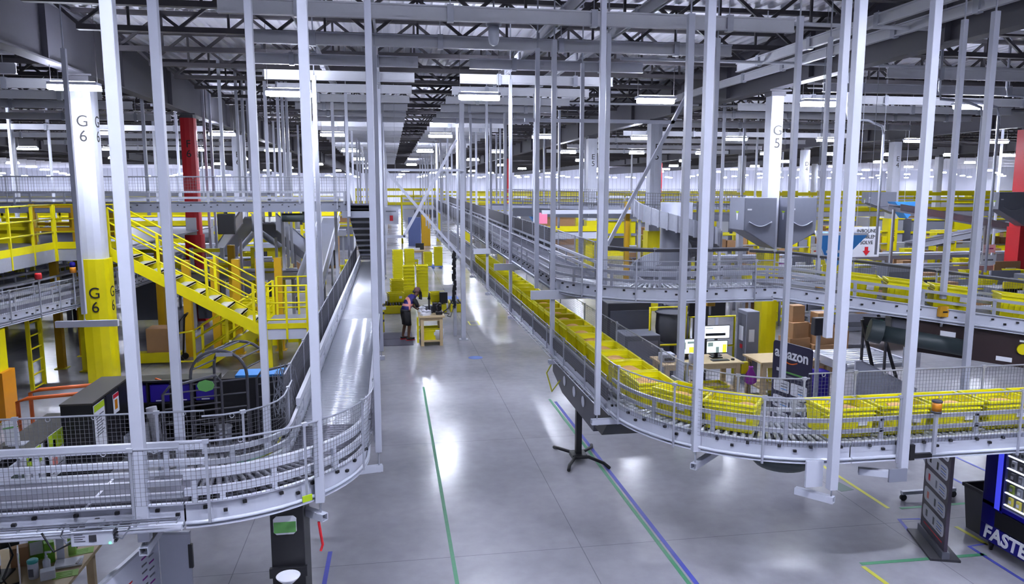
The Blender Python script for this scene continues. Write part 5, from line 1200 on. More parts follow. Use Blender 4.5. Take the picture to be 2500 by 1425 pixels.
t = thing('drawstring_bag', 'purple drawstring bag hanging between the two workstation tables', 'bag', (7.72, 15.1, .5)); MB().lathe([(.05, 0), (.13, .06), (.12, .2), (.04, .36), (.05, .4)], (7.72, 15.02, .42), 14).build('cloth', PURPLE, t); MB().tube((7.72, 15.02, .82), (7.72, 15.06, .92), .012, 6).build('cord', BLACK, t)
t = thing('yellow_pouch', 'small yellow pouch hung at the right corner of the workstation table', 'pouch', (7.68, 15.25, .62)); MB().box(7.58, 7.74, 15.18, 15.26, .62, .88).build('pouch', YEL, t)
t = thing('clipboard', 'clipboard and papers on the second workstation table', 'papers', (9.2, 15.4, .9)); MB().box(9.0, 9.35, 15.2, 15.6, .9, .915, .2).build('papers', PAPER, t); MB().box(9.05, 9.25, 15.5, 15.56, .915, .93).build('clip', BLACK, t)
t = thing('wall_screen', 'dark wide screen back hung behind the upper curve', 'screen', (7.45, 16.8, 1.66)); MB().box(7.0, 7.92, 16.8, 16.86, 1.64, 2.0).build('casing', BLACK, t, .01); MB().box(7.42, 7.5, 16.86, 16.95, .02, 1.9).box(7.2, 7.7, 16.75, 17.05, 0, .03).build('stand', DARK, t)
def bframe(label, x0, x1, y, h, extra=0):
    t = thing('barrier', label, 'barrier', ((x0 + x1) / 2, y, 0)); m = MB()
    MB().path([(x0, y, 0), (x0, y, h), (x1, y, h), (x1, y, 0)], .035, 8).build('frame', YEL, t)
    MB().tube((x0, y, h * .5), (x1, y, h * .5), .025, 8).build('mid_rail', YEL, t)
bframe('yellow barrier frame left of the wide post, behind the workstations', 6.1, 7.0, 17.0, 1.85); bframe('yellow barrier frame right of the first one, behind the monitors', 7.3, 8.5, 17.5, 1.5)
t = thing('hopper_bag', 'grey fabric hopper bag hung between yellow barrier frames', 'hopper', (6.9, 17.6, .8))
v = MB(); v.lathe([(.16, 0), (.38, .12), (.42, .4), (.4, .8)], (6.9, 17.6, .82), 18).build('bag', mat('grey_fabric', (84, 85, 92), .85), t); MB().path([(6.9 + .42 * cos(a * .35), 17.6 + .42 * sin(a * .35), 1.62) for a in range(18)], .02, 6, True).build('ring', DARK, t); MB().box(6.86, 6.94, 17.56, 17.64, 0, .84).build('leg', DARK, t)
def dbox(name, label, x0, x1, y0, y1, z0, z1, m, cat='machine', bev=.02, panels=1):
    t = thing(name, label, cat, ((x0 + x1) / 2, (y0 + y1) / 2, z0)); MB().box(x0, x1, y0, y1, z0, z1).build('housing', m, t, bev)
    MB().box(x0 + .06, x1 - .06, y0 - .012, y0, z0 + (z1 - z0) * .1, z1 - (z1 - z0) * .1).build('front_panel', MID if m is not MID else GREY, t, .004)
    return t
dbox('conveyor_machine', 'large dark machine housing behind the tote row under the upper curve', 5.2, 6.3, 17.5, 18.6, 0, 1.9, DARK)
dbox('conveyor_machine', 'lower dark grey machine box in front of the large dark housing', 5.3, 6.15, 16.4, 17.2, 0, 1.3, MID)
t = thing('control_cabinet', 'tall grey control cabinet with notices behind the second workstation table', 'cabinet', (8.5, 16.6, 0)); MB().box(8.3, 8.62, 16.45, 16.95, 0, 1.78).build('body', GREY, t, .01); dr = MB().box(8.295, 8.3, 16.5, 16.9, .1, 1.7).build('door', MID, t); MB().box(8.288, 8.295, 16.6, 16.8, 1.05, 1.4).build('notice', PAPER, dr); MB().box(8.288, 8.295, 16.62, 16.74, .86, .96).build('red_notice', REDP, dr)
MB().box(8.36, 8.5, 16.44, 16.45, 1.05, 1.35).build('notice', PAPER, t)
k = 0
for x, y, z, sx, sy, sz, rz in ((10.2, 17.6, 0, .6, .5, .9, .1), (10.2, 17.6, .9, .5, .45, .4, .2), (10.2, 17.6, 1.3, .34, .3, .42, .05), (10.8, 17.4, 0, .55, .5, .75, -.1), (10.8, 17.4, .75, .5, .42, .5, .15), (10.8, 17.4, 1.25, .4, .36, .3, 0), (11.4, 17.8, 0, .6, .5, 1.0, .1), (9.75, 17.1, 0, .4, .4, .7, 0)):
    k += 1
    t = thing('cardboard_box', f'cardboard box in the pile behind the dark blue information board, {["left bottom", "left middle", "left top", "right bottom", "right middle", "right top", "rear right", "front left"][k - 1]} one', 'box', (x, y, z), 'piled cardboard boxes')
    MB().box(x - sx / 2, x + sx / 2, y - sy / 2, y + sy / 2, z, z + sz, rz).build('carton', CARD, t, .008); MB().box(x - sx / 2 * .98, x + sx / 2 * .98, y - .03, y + .03, z + sz, z + sz + .002, rz, (x, y)).build('tape_strip', mat('parcel_tape', (196, 162, 118), .4), t)
tote(9.9, 16.6, .702, .1, 'yellow tote on top of the front left cardboard box', 'totes under workstations') if 0 else None
# information boards
def infoboard(name, label, a, b, h, panel, build):
    t = thing(name, label, 'sign', ((a[0] + b[0]) / 2, (a[1] + b[1]) / 2, 0)); d = unit((b[0] - a[0], b[1] - a[1], 0)); n_ = (d[1], -d[0]); L = hypot(b[0] - a[0], b[1] - a[1]); ang = atan2(d[1], d[0])
    if n_[0] > 0: n_ = (-n_[0], -n_[1])
    def P(u, z, o=0.): return (a[0] + d[0] * u * L + n_[0] * o, a[1] + d[1] * u * L + n_[1] * o, z)
    def slab(nm, u0, u1, z0, z1, o0, o1, m, r=0.):
        q = MB(); pl = [(u0, z0), (u1, z0), (u1, z1), (u0, z1)]
        if r:
            pl = []
            for cu, cz, s0 in ((u1 - r, z0 + r * L, -90), (u1 - r, z1 - r * L, 0), (u0 + r, z1 - r * L, 90), (u0 + r, z0 + r * L, 180)):
                pl += [(cu + r * cos(radians(s0 + k * 30)), cz + r * L * sin(radians(s0 + k * 30))) for k in range(4)]
        k = len(pl); q.add([P(u, z, o0) for u, z in pl] + [P(u, z, o1) for u, z in pl], [(i, (i + 1) % k, k + (i + 1) % k, k + i) for i in range(k)] + [tuple(range(k))[::-1], tuple(range(k, 2 * k))])
        return q.build(nm, m, t)
    slab('panel', 0, 1, .06, h, -.02, .02, panel, .06)
    build(slab, P, L, t, ang)
    m = MB(); p0, p1 = P(-.03, 0), P(1.03, 0); m.bar((p0[0], p0[1], .015), (p1[0], p1[1], .015), .36, .03); m.build('base_plate', DARK, t)
    m = MB(); m.bar((p0[0], p0[1], .07), (p1[0], p1[1], .07), .09, .1); m.build('base_clamp', MID, t)
    return t
def amz(slab, P, L, t, ang):
    o = P(.5, 1.72, .024); text('amazon', .27, o, (RX, 0, -pi / 2 + (ang + pi / 2)), PAPER, t, bold=.006)
    q = MB(); q.path([P(.3 + .04 * k, 1.6 - .045 * sin(pi * k / 9), .026) for k in range(10)], .012, 5); q.build('orange_smile', ORANGE, t)
    for k, (u0, u1, m_) in enumerate(((.12, .22, PAPER), (.36, .84, GREENP), (.36, .8, GREY))): slab('print_line', u0, u1, 1.37 - .07 * max(0, k - 1), 1.4 - .07 * max(0, k - 1) + (.03 if k < 1 else 0), .02, .024, m_)
    for r in range(4):
        for c in range(2):
            u0 = .06 + c * .46; z0 = 1.0 - r * .3; slab('white_card', u0, u0 + .42, z0, z0 + .22, .02, .024, PAPER, .03)
            for k in range(3): slab('print_line', u0 + .2, u0 + .38, z0 + .05 + k * .05, z0 + .065 + k * .05, .024, .026, (SIGNBLUE, MID, GREY)[k])
            if r: slab('pictogram', u0 + .06, u0 + .13, z0 + .05, z0 + .17, .024, .026, MID)
infoboard('information_board', 'dark blue rounded information board with white cards among the workstations', (6.96, 12.68), (7.17, 11.76), 1.92, NAVY, amz)
def inf2(slab, P, L, t, ang):
    for r in range(5):
        z0 = 1.27 - r * .25; slab('white_card', .07, .93, z0, z0 + .19, .02, .024, PAPER, .07)
        slab('pictogram', .2, .27, z0 + .05, z0 + .14, .024, .026, (MID, INK, REDP, PINK, MID)[r]); slab('pictogram', .5, .56, z0 + .04, z0 + .14, .024, .026, (MID, INK, GREY, MID, MID)[r])
        for k in range(4): slab('print_line', .66, .86, z0 + .03 + k * .035, z0 + .042 + k * .035, .024, .026, PALB if k % 2 else GREY)
    slab('red_line', .14, .9, .2, .215, .02, .024, REDP)
infoboard('information_stand', 'dark information stand with white rounded cards beside the vending machine', (7.13, 8.78), (6.86, 8.0), 1.56, mat('plum_grey_panel', (66, 58, 74), .45), inf2)
o = MB().box(9.05, 9.35, 14.6, 14.9, 0, .75).build('blue_bin', BLUEBIN, None, .02); tag(o, 'tall violet-blue bin behind the dark blue information board', 'bin')
# vending machine
t = thing('vending_machine', 'blue vending machine with lit shelves at the lower right corner', 'vending machine', (8.0, 7.6, 0))
VX = 7.58; VY0, VY1 = 6.9, 8.28
MB().box(VX + .04, VX + .85, VY0, VY1, .15, 1.56).build('cabinet', VBLUE, t, .01)
MB().box(VX, VX + .04, VY0, VY1, .15, .36).box(VX, VX + .04, VY0, VY1, .62, .68).box(VX, VX + .04, VY1 - .32, VY1, .36, 1.56).box(VX, VX + .04, VY0, VY0 + .1, .36, 1.56).box(VX, VX + .04, VY0 + .1, VY1 - .32, 1.5, 1.56).build('door_frame', VBLUE, t, .006)
MB().box(VX - .004, VX, VY1 - .28, VY1 - .2, .62, 1.52).build('door_light_strip', mat('blue_strip', (64, 70, 220), .3, emit=.5), t)
MB().box(VX + .036, VX + .04, VY0 + .1, VY1 - .32, .68, 1.5).build('inner_back', BLACK, t)
MB().box(VX - .002, VX + .03, VY0 + .1, VY1 - .22, .38, .6).build('pickup_flap', BLACK, t, .006)
VS = []
for k in range(5):
    z = .72 + k * .16; MB().box(VX + .006, VX + .03, VY0 + .1, VY1 - .33, z, z + .013).build('shelf_light', SHELFLED, t)
for y in (VY0 + .1, VY1 - .1):
    for x in (VX + .1, VX + .75): MB().tube((x, y, 0), (x, y, .16), .02, 10, .05).build('foot', BLACK, t)
MB().box(VX + .0, VX + .004, VY0 + .1, VY1 - .32, .68, 1.5).build('glass_pane', GLASS, t)
text('FASTENAL', .25, (VX - .003, VY1 - .06, .262), (RX, 0, -pi / 2), PAPER, t, 'lettering', .003, 'LEFT', .008, .15)
for k in range(5):
    for i in range(7):
        y = VY1 - .42 - i * .12; z = .742 + k * .16; mm = YEL if k == 0 and i < 3 else (LIME if k == 1 and i == 0 else (GREY, PAPER, DARK, GALV)[(i + k * 3) % 4])
        b = thing('vending_item', f'small packet on the {["lowest", "second", "middle", "fourth", "top"][k]} vending shelf, {od(i + 1)} from the left', 'packet', (VX, y, z), 'packets in the vending machine')
        MB().box(VX + .006, VX + .036, y - .035, y + .03, z, z + .105).build('pack', mm, b, .006); MB().box(VX + .004, VX + .006, y - .02, y + .02, z + .03, z + .07).build('print', PAPER if mm is not PAPER else MID, b)
t = thing('waste_bin', 'grey waste bin beside the vending machine', 'bin', (8.05, 8.75, 0))
m = MB(); z0, z1 = 0, .62
def frus(m, cx, cy, a0, b0, a1, b1, z0, z1, th=.012):
    r = [(cx + s * a, cy + q * b, z) for a, b, z in ((a0, b0, z0), (a1, b1, z1), (a1 - th, b1 - th, z1), (a0 - th, b0 - th, z0 + .02)) for s, q in ((-1, -1), (1, -1), (1, 1), (-1, 1))]
    m.add(r, [(3, 2, 1, 0)] + [(k * 4 + i, k * 4 + (i + 1) % 4, k * 4 + 4 + (i + 1) % 4, k * 4 + 4 + i) for k in range(3) for i in range(4)] + [(12, 13, 14, 15)]); return m
frus(m, 7.98, 8.62, .13, .2, .17, .25, 0, .62).build('bin', mat('bin_grey', (92, 92, 100), .5), t); m = MB()
m.box(7.79, 8.17, 8.35, 8.39, .59, .64).box(7.79, 8.17, 8.85, 8.89, .59, .64).box(7.79, 7.83, 8.39, 8.85, .59, .64).box(8.13, 8.17, 8.39, 8.85, .59, .64).build('rim', DARK, t, .008)
t = thing('whiteboard_stand', 'whiteboard on a castor stand behind the information stand', 'whiteboard', (8.0, 9.8, 0))
MB().box(7.55, 8.45, 9.74, 9.8, .1, .15).build('foot_bar', GALV, t); MB().box(7.93, 8.0, 9.74, 9.8, .15, 1.5).build('leg', WHITE, t); MB().bar((7.95, 9.77, .5), (7.62, 9.8, 1.25), .02).build('strut', GALV, t)
for x in (7.58, 8.42): MB().tube((x, 9.75, .05), (x, 9.79, .05), .05, 12).build('castor', BLACK, t)
MB().bar((7.3, 9.9, 1.4), (7.95, 9.77, 1.2), .03).build('tray', WHITE, t); MB().bar((7.55, 9.84, 1.33), (7.72, 9.8, 1.28), .045).build('blue_eraser', BLUEBIN, t)
# white leaning panel, black panel with green coil, notice, rollers
t = thing('white_panel_cart', 'large white sloping panel behind the crossing totes', 'panel', (9.5, 13, 0))
MB().prism([(8.85, .02), (10.2, .02), (10.2, .74), (8.95, 1.36), (8.85, 1.36)], 'y', 13, 13.04).build('panel', WHITE, t); MB().bar((8.95, 13.0, 1.37), (10.2, 13.0, .75), .05, .03).build('edge', GALV, t); MB().box(9.85, 10.12, 12.994, 13, .5, .72).build('notice', PAPER, t); MB().box(9.88, 10.08, 12.99, 12.994, .58, .63).build('red_print', PURPLE, t)
t = thing('hose_board', 'black board with a coiled green hose under the sloping conveyor', 'board', (9.6, 13.5, 0)); MB().prism([(9.3, 1.72), (9.8, 1.66), (9.92, 1.8), (9.92, 2.1), (9.3, 2.14)], 'y', 13.5, 13.53).build('board', BLACK, t)
m = MB()
for r in (.06, .075, .09): m.path([(9.66 + r * cos(k * .4), 13.47, 1.96 + r * 1.25 * sin(k * .4)) for k in range(16)], .009, 5, True)
m.path([(9.6, 13.47, 1.92), (9.45, 13.47, 1.93), (9.36, 13.48, 1.95)], .009, 5).path([(9.64, 13.47, 1.86), (9.58, 13.47, 1.74)], .009, 5); m.build('green_hose', MATS['green_cable'], t)
for x in (9.34, 9.86): MB().box(x - .02, x + .02, 13.53, 13.57, 0, 2.0).build('leg', DARK, t)
t = thing('gravity_rollers', 'silver gravity roller line behind the white sloping panel', 'conveyor', (9.8, 14.8, .3))
for k in range(9): MB().tube((9.4, 14.2 + k * .17, .95), (10.9, 14.2 + k * .17, .95), .06, 10).build('roller', STEEL, t)
MB().box(9.34, 9.4, 14.1, 15.7, .85, 1.03).box(10.9, 10.96, 14.1, 15.7, .85, 1.03).build('side_frame', GALV, t)
for x in (9.37, 10.93):
    for y in (14.2, 15.6): MB().box(x - .025, x + .025, y - .025, y + .025, 0, .86).build('leg', GALV, t)
for i, (xa, ya, xb, yb) in enumerate(((9.2, 13.4, 9.7, 13.2), (9.9, 13.9, 10.3, 13.3))):
    o = MB().bar((xa, ya, 2.1), (xb, yb, .02), .05).build('black_strut', BLACK); tag(o, ('left', 'right')[i] + ' black diagonal strut beside the hose board', 'strut')
t = thing('notice_stand', 'white notice sheet on a post left of the conveyor motor', 'notice', (10.05, 13, 0)); MB().box(9.86, 10.24, 13, 13.02, 1.2, 1.64).build('sheet', PAPER, t); MB().box(10.0, 10.14, 12.994, 13, 1.26, 1.38).build('dark_print', MID, t); MB().box(10.03, 10.07, 13.02, 13.06, 0, 1.6).build('post', GALV, t)
for k in range(4): MB().box(9.9, 10.2 - .05 * (k % 2), 12.996, 13, 1.58 - k * .045, 1.59 - k * .045).build('print_line', GREY, t)
for i, (x, y, z, lb) in enumerate(((5.56, 12.42, 2.62, 'on the post above the lit monitors'), (7.39, 12.02, 2.82, 'on the thin post left of the blue triangle sign'), (8.55, 10.45, 2.68, 'on the post at the sloping conveyor'))):
    t = thing('junction_box', 'amber-yellow junction box ' + lb, 'junction box', (x, y, z), 'amber junction boxes')
    MB().box(x - .075, x + .075, y - .05, y + .03, z, z + .17).build('case', mat('amber_case', (222, 164, 40), .4), t, .01); MB().box(x - .03, x + .05, y - .055, y - .05, z + .07, z + .095).build('dark_strip', INK, t)
    MB().tube((x, y, z - .16), (x, y, z), .02, 8).build('cable_grip', GALV, t)
t = thing('speaker_box', 'small dark box on a thin pole right of the cardboard boxes', 'box', (8.05, 13, 0)); MB().box(7.92, 8.18, 12.95, 13.1, 1.9, 2.24).build('case', DARK, t, .02); MB().box(8.02, 8.08, 13.0, 13.06, 0, 1.9).build('pole', GALV, t)
# grey electrical hoods on columns, signs
def hood(label, x0, x1, y, zt, zl, zr, d=.5, marks=1):
    t = thing('grey_hood', label, 'cabinet', ((x0 + x1) / 2, y, min(zl, zr)), 'grey hoods on columns')
    MB().prism([(x0, zl), (x1, zr), (x1, zt), (x0, zt)], 'y', y, y + d).build('housing', GREY, t, .01)
    MB().prism([(x0 + .03, zl + .02 + .0), (x1 - .03, zr + .02), (x1 - .03, zt - .03), (x0 + .03, zt - .03)], 'y', y - .012, y).build('front_cover', GREY, t)
    MB().box(x0 + .08, x0 + .2, y - .016, y - .012, zt - .32, zt - .28).build('small_label', PAPER, t)
    MB().path([(x0 + (x1 - x0) * (.15 + .07 * k), y - .03, zt - .62 - .12 * sin(pi * k / 10)) for k in range(11)], .02, 8).build('cable_loop', GREY, t)
    ym = y + d * .45
    MB().prism([(ym - .1, zt - .35), (ym + .1, zt - .35), (ym, zt - .42)], 'x', x0 - .006, x0).build('warning_triangle', LIME, t)
    MB().prism([(ym - .05, zt - .4), (ym + .05, zt - .4), (ym + .02, zt - .58), (ym - .02, zt - .58)], 'x', x0 - .006, x0).build('warning_text', PAPER, t)
hood('grey sloping electrical hood left of the G5 column', 8.98, 9.87, 18.2, 4.43, 3.6, 3.1, .85); hood('grey sloping electrical hood right of the G5 column', 10.24, 11.05, 18.3, 4.43, 3.1, 3.5)
hood('small grey electrical hood on the column behind the problem sign', 24.5, 26.16, 35.9, 4.45, 3.9, 3.3); hood('grey electrical hood on the red column at the right edge', 24.6, 25.9, 27.4, 4.5, 3.8, 3.1)
t = thing('triangle_sign', 'blue three-sided hanging sign tapering down at right', 'sign', (9.65, 15, 2.83))
a, b, c, dd = (9.08, 15.0), (10.31, 15.0), (9.6, 15.9), (9.55, 15.2)
m = MB(); m.add([(a[0], a[1], 3.66), (b[0], b[1], 3.68), (c[0], c[1], 3.7), (9.55, 15.15, 2.83)], [(0, 1, 2), (0, 3, 1), (1, 3, 2), (2, 3, 0)]); m.build('faces', SIGNBLUE, t)
m = MB()
for p, q in ((a, b), (b, c), (c, a)): m.bar((p[0], p[1], 3.69), (q[0], q[1], 3.69), .03, .05)
m.build('top_edge', PAPER, t); m = MB()
for p in (a,): m.bar((p[0], p[1], 3.66), (9.55, 15.15, 2.84), .02)
m.build('side_edge', PAPER, t)
MB().box(9.35, 9.95, 15.0, 15.03, 3.28, 3.34).build('white_print', PAPER, t)
for x, y in (a, b, c): MB().tube((x, y, 3.7), (x, y, ZD + .03), .006, 5).build('wire', GALV, t)
t = thing('problem_sign', 'white hanging sign reading inbound problem solve with a red arrow', 'sign', (13.0, 19, 2.8)); MB().box(12.62, 13.42, 19, 19.03, 2.78, 3.62).build('board', PAPER, t)
for i, s_ in enumerate(('INBOUND', 'PROBLEM', 'SOLVE')): text(s_, .135, (13.02, 18.995, 3.5 - i * .16), (RX, 0, 0), INK, t)
MB().prism([(12.98, 3.06), (13.08, 3.06), (13.08, 2.95), (13.14, 2.95), (13.03, 2.82), (12.92, 2.95), (12.98, 2.95)], 'y', 18.99, 19).build('red_arrow', REDP, t)
for x in (12.7, 13.35): MB().tube((x, 19.01, 3.62), (x, 19.01, ZD + .03), .006, 5).build('wire', GALV, t)
t = thing('triangle_sign', 'small blue hanging triangle sign far back at right', 'sign', (24.9, 33, 3.4)); MB().prism([(24.0, 4.0), (25.5, 4.0), (24.7, 3.2)], 'y', 33, 33.6).build('faces', SIGNBLUE, t); MB().tube((24.7, 33.3, 4.0), (24.7, 33.3, ZD + .03), .01, 5).build('wire', GALV, t)
t = thing('triangle_sign', 'small blue hanging triangle sign behind the upper conveyor', 'sign', (6.2, 31, 3.2)); MB().prism([(5.6, 3.75), (6.7, 3.75), (6.1, 3.1)], 'y', 31, 31.5).build('faces', SIGNBLUE, t); MB().tube((6.1, 31.2, 3.75), (6.1, 31.2, ZD + .03), .01, 5).build('wire', GALV, t)
o = MB().box(3.985, 4.3, 20.46, 20.5, 3.7, 4.0).build('pink_sign', mat('pink_card', (240, 130, 160), .6)); tag(o, 'small pink sign on the second post right of the upper belt conveyor', 'sign')
# spiral chute
t = thing('spiral_chute', 'grey steel spiral chute with ribbed walls behind the upper curve', 'chute', (7.5, 19, 0)); cx, cy = 7.55, 19.2
MB().tube((cx, cy, 0), (cx, cy, 4.3), .42, 20).build('core', GREY, t)
def helix(z0, z1, a0, a1, r0, r1, h, th=.02, n=30):
    m = MB(); v = []
    for k in range(n + 1):
        f = k / n; a = radians(a0 + (a1 - a0) * f); z = z0 + (z1 - z0) * f
        for r, zz in ((r0, z), (r1, z), (r1, z + h), (r0, z + h)): v.append((cx + r * cos(a), cy + r * sin(a), zz))
    m.add(v, [(k * 4 + i, k * 4 + (i + 1) % 4, k * 4 + 4 + (i + 1) % 4, k * 4 + 4 + i) for k in range(n) for i in range(4)] + [(3, 2, 1, 0), (n * 4, n * 4 + 1, n * 4 + 2, n * 4 + 3)]); return m
helix(4.0, 1.6, 170, 620, .42, 1.15, .02).build('slide', MID, t); helix(4.0, 1.6, 170, 620, 1.14, 1.17, .42, n=60).build('outer_wall', GALV, t)
m = MB()
for k in range(40):
    f = k / 40; a = radians(170 + 450 * f); z = 4.0 - 2.4 * f; m.cb(cx + 1.18 * cos(a), cy + 1.18 * sin(a), z + .2, .05, .05, .44, a)
stuff(m.build('ribs', GALV, t))
for a in (40, 160, 280): MB().box(cx + 1.3 * cos(radians(a)) - .06, cx + 1.3 * cos(radians(a)) + .06, cy + 1.3 * sin(radians(a)) - .06, cy + 1.3 * sin(radians(a)) + .06, 0, 4.3).build('support_leg', OCHRE if a == 160 else DARK, t)
# ------------------------------------------------------------------ far right: yellow mezzanine, stations, lines
def mezz(label, x0, x1, y0, y1, zf, zr, grp=None, legs=5.5, band=None):
    y1 = min(y1, y0 + 2.6)
    t = thing('mezzanine_platform', label, 'platform', ((x0 + x1) / 2, (y0 + y1) / 2, 0))
    MB().box(x0, x1, y0, y1, zf - .06, zf).build('deck', GREY, t); MB().box(x0, x1, y0 - .05, y0, zf - .02, zf + .22).build('toe_board', YEL, t); MB().box(x0, x1, y0 - .03, y0 + .1, zf - .35, zf - .06).build('edge_beam', WHITE, t)
    MB().box(x0, x1, y0 - .04, y0 + .02, zr - .22, zr).build('top_band', band or YEL, t); MB().box(x0, x1, y0 - .03, y0 + .01, (zf + zr) / 2 - .06, (zf + zr) / 2 + .06).build('mid_rail', YEL, t)
    n = max(2, int((x1 - x0) / 2.4))
    for k in range(n + 1): x = x0 + (x1 - x0) * k / n; MB().box(x - .05, x + .05, y0 - .03, y0 + .03, zf, zr).build('rail_post', YEL, t)
    n = max(1, int((x1 - x0) / legs))
    for k in range(n + 1): x = x0 + .3 + (x1 - x0 - .6) * k / n; MB().box(x - .17, x + .17, y0 + .1, y0 + .44, 0, zf - .06).build('support_leg', YEL, t)
mezz('long yellow railed mezzanine across the far right', 14, 75, 44, 58, 3.2, 4.38); mezz('yellow railed mezzanine farther back behind the upper conveyor', 5, 13.5, 52, 60, 3.1, 4.3)
mezz('yellow edged mezzanine far back left of the aisle', -30, -3, 47, 56, 3.0, 4.1, band=GREY); mezz('yellow mezzanine crossing the far end of the aisle', -2.8, 4.5, 66, 72, 3.2, 4.6)
mezz('short yellow edged platform behind the upper conveyor bend', 4.6, 9.2, 33, 36, 2.75, 2.95)
mezz('yellow bridge platform far left beyond the red column', -20, -7.8, 38, 41, 2.9, 4.0, band=GREY)
# long cross lines of grey conveyor with totes, boxes and screens
def line(label, x0, x1, y, z, m=GALV, w_=.6):
    t = thing('cross_conveyor', label, 'conveyor', ((x0 + x1) / 2, y, z - .2), 'far cross conveyors')
    MB().box(x0, x1, y - w_ / 2, y + w_ / 2, z - .05, z).build('belt', BELT, t)
    MB().box(x0, x1, y - w_ / 2 - .05, y - w_ / 2, z - .18, z + .05).box(x0, x1, y + w_ / 2, y + w_ / 2 + .05, z - .18, z + .05).build('side_frame', m, t)
    MB().tube((x0, y - w_ / 2 - .1, z + .16), (x1, y - w_ / 2 - .1, z + .16), .05, 8).build('guard_rail', WHITE, t)
    n = int((x1 - x0) / 3)
    for k in range(n + 1): x = x0 + .2 + (x1 - x0 - .4) * k / max(1, n); MB().box(x - .05, x + .05, y - .05, y + .05, 0, z - .1).build('support_leg', GALV, t)
rows = [(19.5, 1.1, 11.5, 26), (22.5, 1.25, 11, 30), (25.5, 1.2, 12, 34), (29, 1.3, 11, 40), (33, 1.4, 11.5, 45), (38, 1.5, 12, 50)]
rn = ['nearest', 'second', 'third', 'fourth', 'fifth', 'farthest']
for i, (y, z, x0, x1) in enumerate(rows):
    line(f'grey conveyor line across the right workstations, {rn[i]} of six', x0, x1, y, z)
    n = 11 if i < 4 else 8
    for k in range(n):
        x = x0 + .8 + (x1 - x0 - 2) * (k + .5 * random.random()) / n
        if k % 3 != 1: tote(x, y, z + .003, random.uniform(-.2, .2), f'yellow tote on the {rn[i]} right cross line, {od(k + 1)} item from the left', 'totes on right cross lines')
        else:
            b = thing('cardboard_box', f'cardboard box on the {rn[i]} right cross line, {od(k + 1)} item from the left', 'box', (x, y, z), 'boxes on right cross lines')
            MB().box(x - .25, x + .25, y - .2, y + .2, z, z + .3).build('carton', CARD, b); MB().box(x - .25, x + .25, y - .02, y + .02, z + .3, z + .302).build('tape_strip', MATS['parcel_tape'], b)
    for k in range(6):
        x = x0 + 1.5 + (x1 - x0 - 3) * k / 5; yy = y + 1.3
        t = thing('workstation', f'grey workstation with shelf and notice behind the {rn[i]} right cross line, {od(k + 1)} from the left', 'workstation', (x, yy, 0), 'right workstations')
        MB().box(x - .6, x + .6, yy - .3, yy + .3, .85, .9).build('worktop', GREY, t); MB().box(x - .6, x + .6, yy + .2, yy + .26, .0, 1.5 + .2 * (k % 2)).build('back_panel', (GREY, CARD, GALV, YEL)[(k + i) % 4], t)
        MB().box(x - .25, x + .2, yy - .02, yy + .02, 1.15, 1.45).build('screen', PAPER if k % 2 else DARK, t)
        for s in (-.55, .55): MB().box(x + s - .03, x + s + .03, yy - .28, yy - .22, 0, .85).build('leg', GALV, t)
    for k in range(5):
        x = x0 + 2.4 + (x1 - x0 - 4) * k / 5; yy = y + 2.1
        for q in range(1 + (k + i) % 2): tote(x, yy, q * .352, .1 * k, f'yellow tote in the {od(k + 1)} floor stack behind the {rn[i]} right cross line, {od(q + 1)} up', 'floor stacks at right')
for i in range(8):
    x, y = 12.5 + i * 2.2, 21.0 + (i % 3) * 1.2
    dbox('grey_cabinet', f'grey electrical cabinet among the right lines, {od(i + 1)} from the left', x, x + .9, y, y + .6, 0, 1.5 + .25 * (i % 3), GREY, 'cabinet', .02).__setitem__('group', 'grey cabinets at right')
for i in range(12):
    x, y = 12.5 + i * 1.9, 34.8 + (i % 2) * 1.6
    t = thing('storage_rack', f'yellow framed rack of cartons below the far mezzanine, {od(i + 1)} from the left', 'rack', (x, y, 0), 'yellow carton racks')
    for s in (-.6, .6): MB().box(x + s - .05, x + s + .05, y - .05, y + .4, 0, 2.4).build('upright', YEL, t)
    for z in (.3, 1.0, 1.7, 2.35): MB().box(x - .6, x + .6, y - .05, y + .4, z, z + .06).build('shelf', YEL if z > 2 else GALV, t)
    for z in (.36, 1.06, 1.76):
        b = MB().box(x - .5, x - .02, y, y + .35, z, z + .4); c_ = MB().box(x + .05, x + .5, y, y + .35, z, z + .34)
        for nm, mb_, q in (('left', b, 0), ('right', c_, 1)):
            o = mb_.build('carton', (CARD, YEL, GREY, CARD)[(i + q + int(z * 3)) % 4]); tag(o, f'{nm} carton on the {("low", "middle", "upper")[int((z - .3) / .7)]} shelf of the {od(i + 1)} yellow rack from the left', 'box', 'cartons in yellow racks')
for i in range(7):
    x, y = 13.5 + i * 4.0, 24.2 + (i % 2) * 4.5
    t = thing('hanging_notice', f'white notice board hung among the right lines, {od(i + 1)} from the left', 'notice', (x, y, 2), 'hanging notices at right')
    MB().box(x - .3, x + .3, y, y + .02, 1.9, 2.25).build('board', PAPER, t); MB().box(x - .2, x + .2, y - .004, y, 2.05, 2.1).build('print_line', (PURPLE, REDP, MID)[i % 3], t); MB().tube((x, y, 2.25), (x, y, ZD + .03), .006, 5).build('wire', GALV, t)
t = thing('incline_conveyor', 'grey inclined conveyor rising under the far right mezzanine', 'conveyor', (24, 30, 0)); pts = seg((22.5, 31, 3.9), (32, 31, 2.4), 2); belt(t, pts, .7); frames(t, pts, .42, .25, .06, GALV, False, False)
for p in pts[::2]: MB().box(p[0] - .05, p[0] + .05, 30.95, 31.05, 0, p[2] - .2).build('support_leg', GALV, t)
t = thing('incline_conveyor', 'grey inclined conveyor sloping the other way farther right', 'conveyor', (30, 34, 0)); pts = seg((26, 34.4, 1.9), (34, 34.4, 3.2), 2); belt(t, pts, .7); frames(t, pts, .42, .25, .06, GALV, False, False)
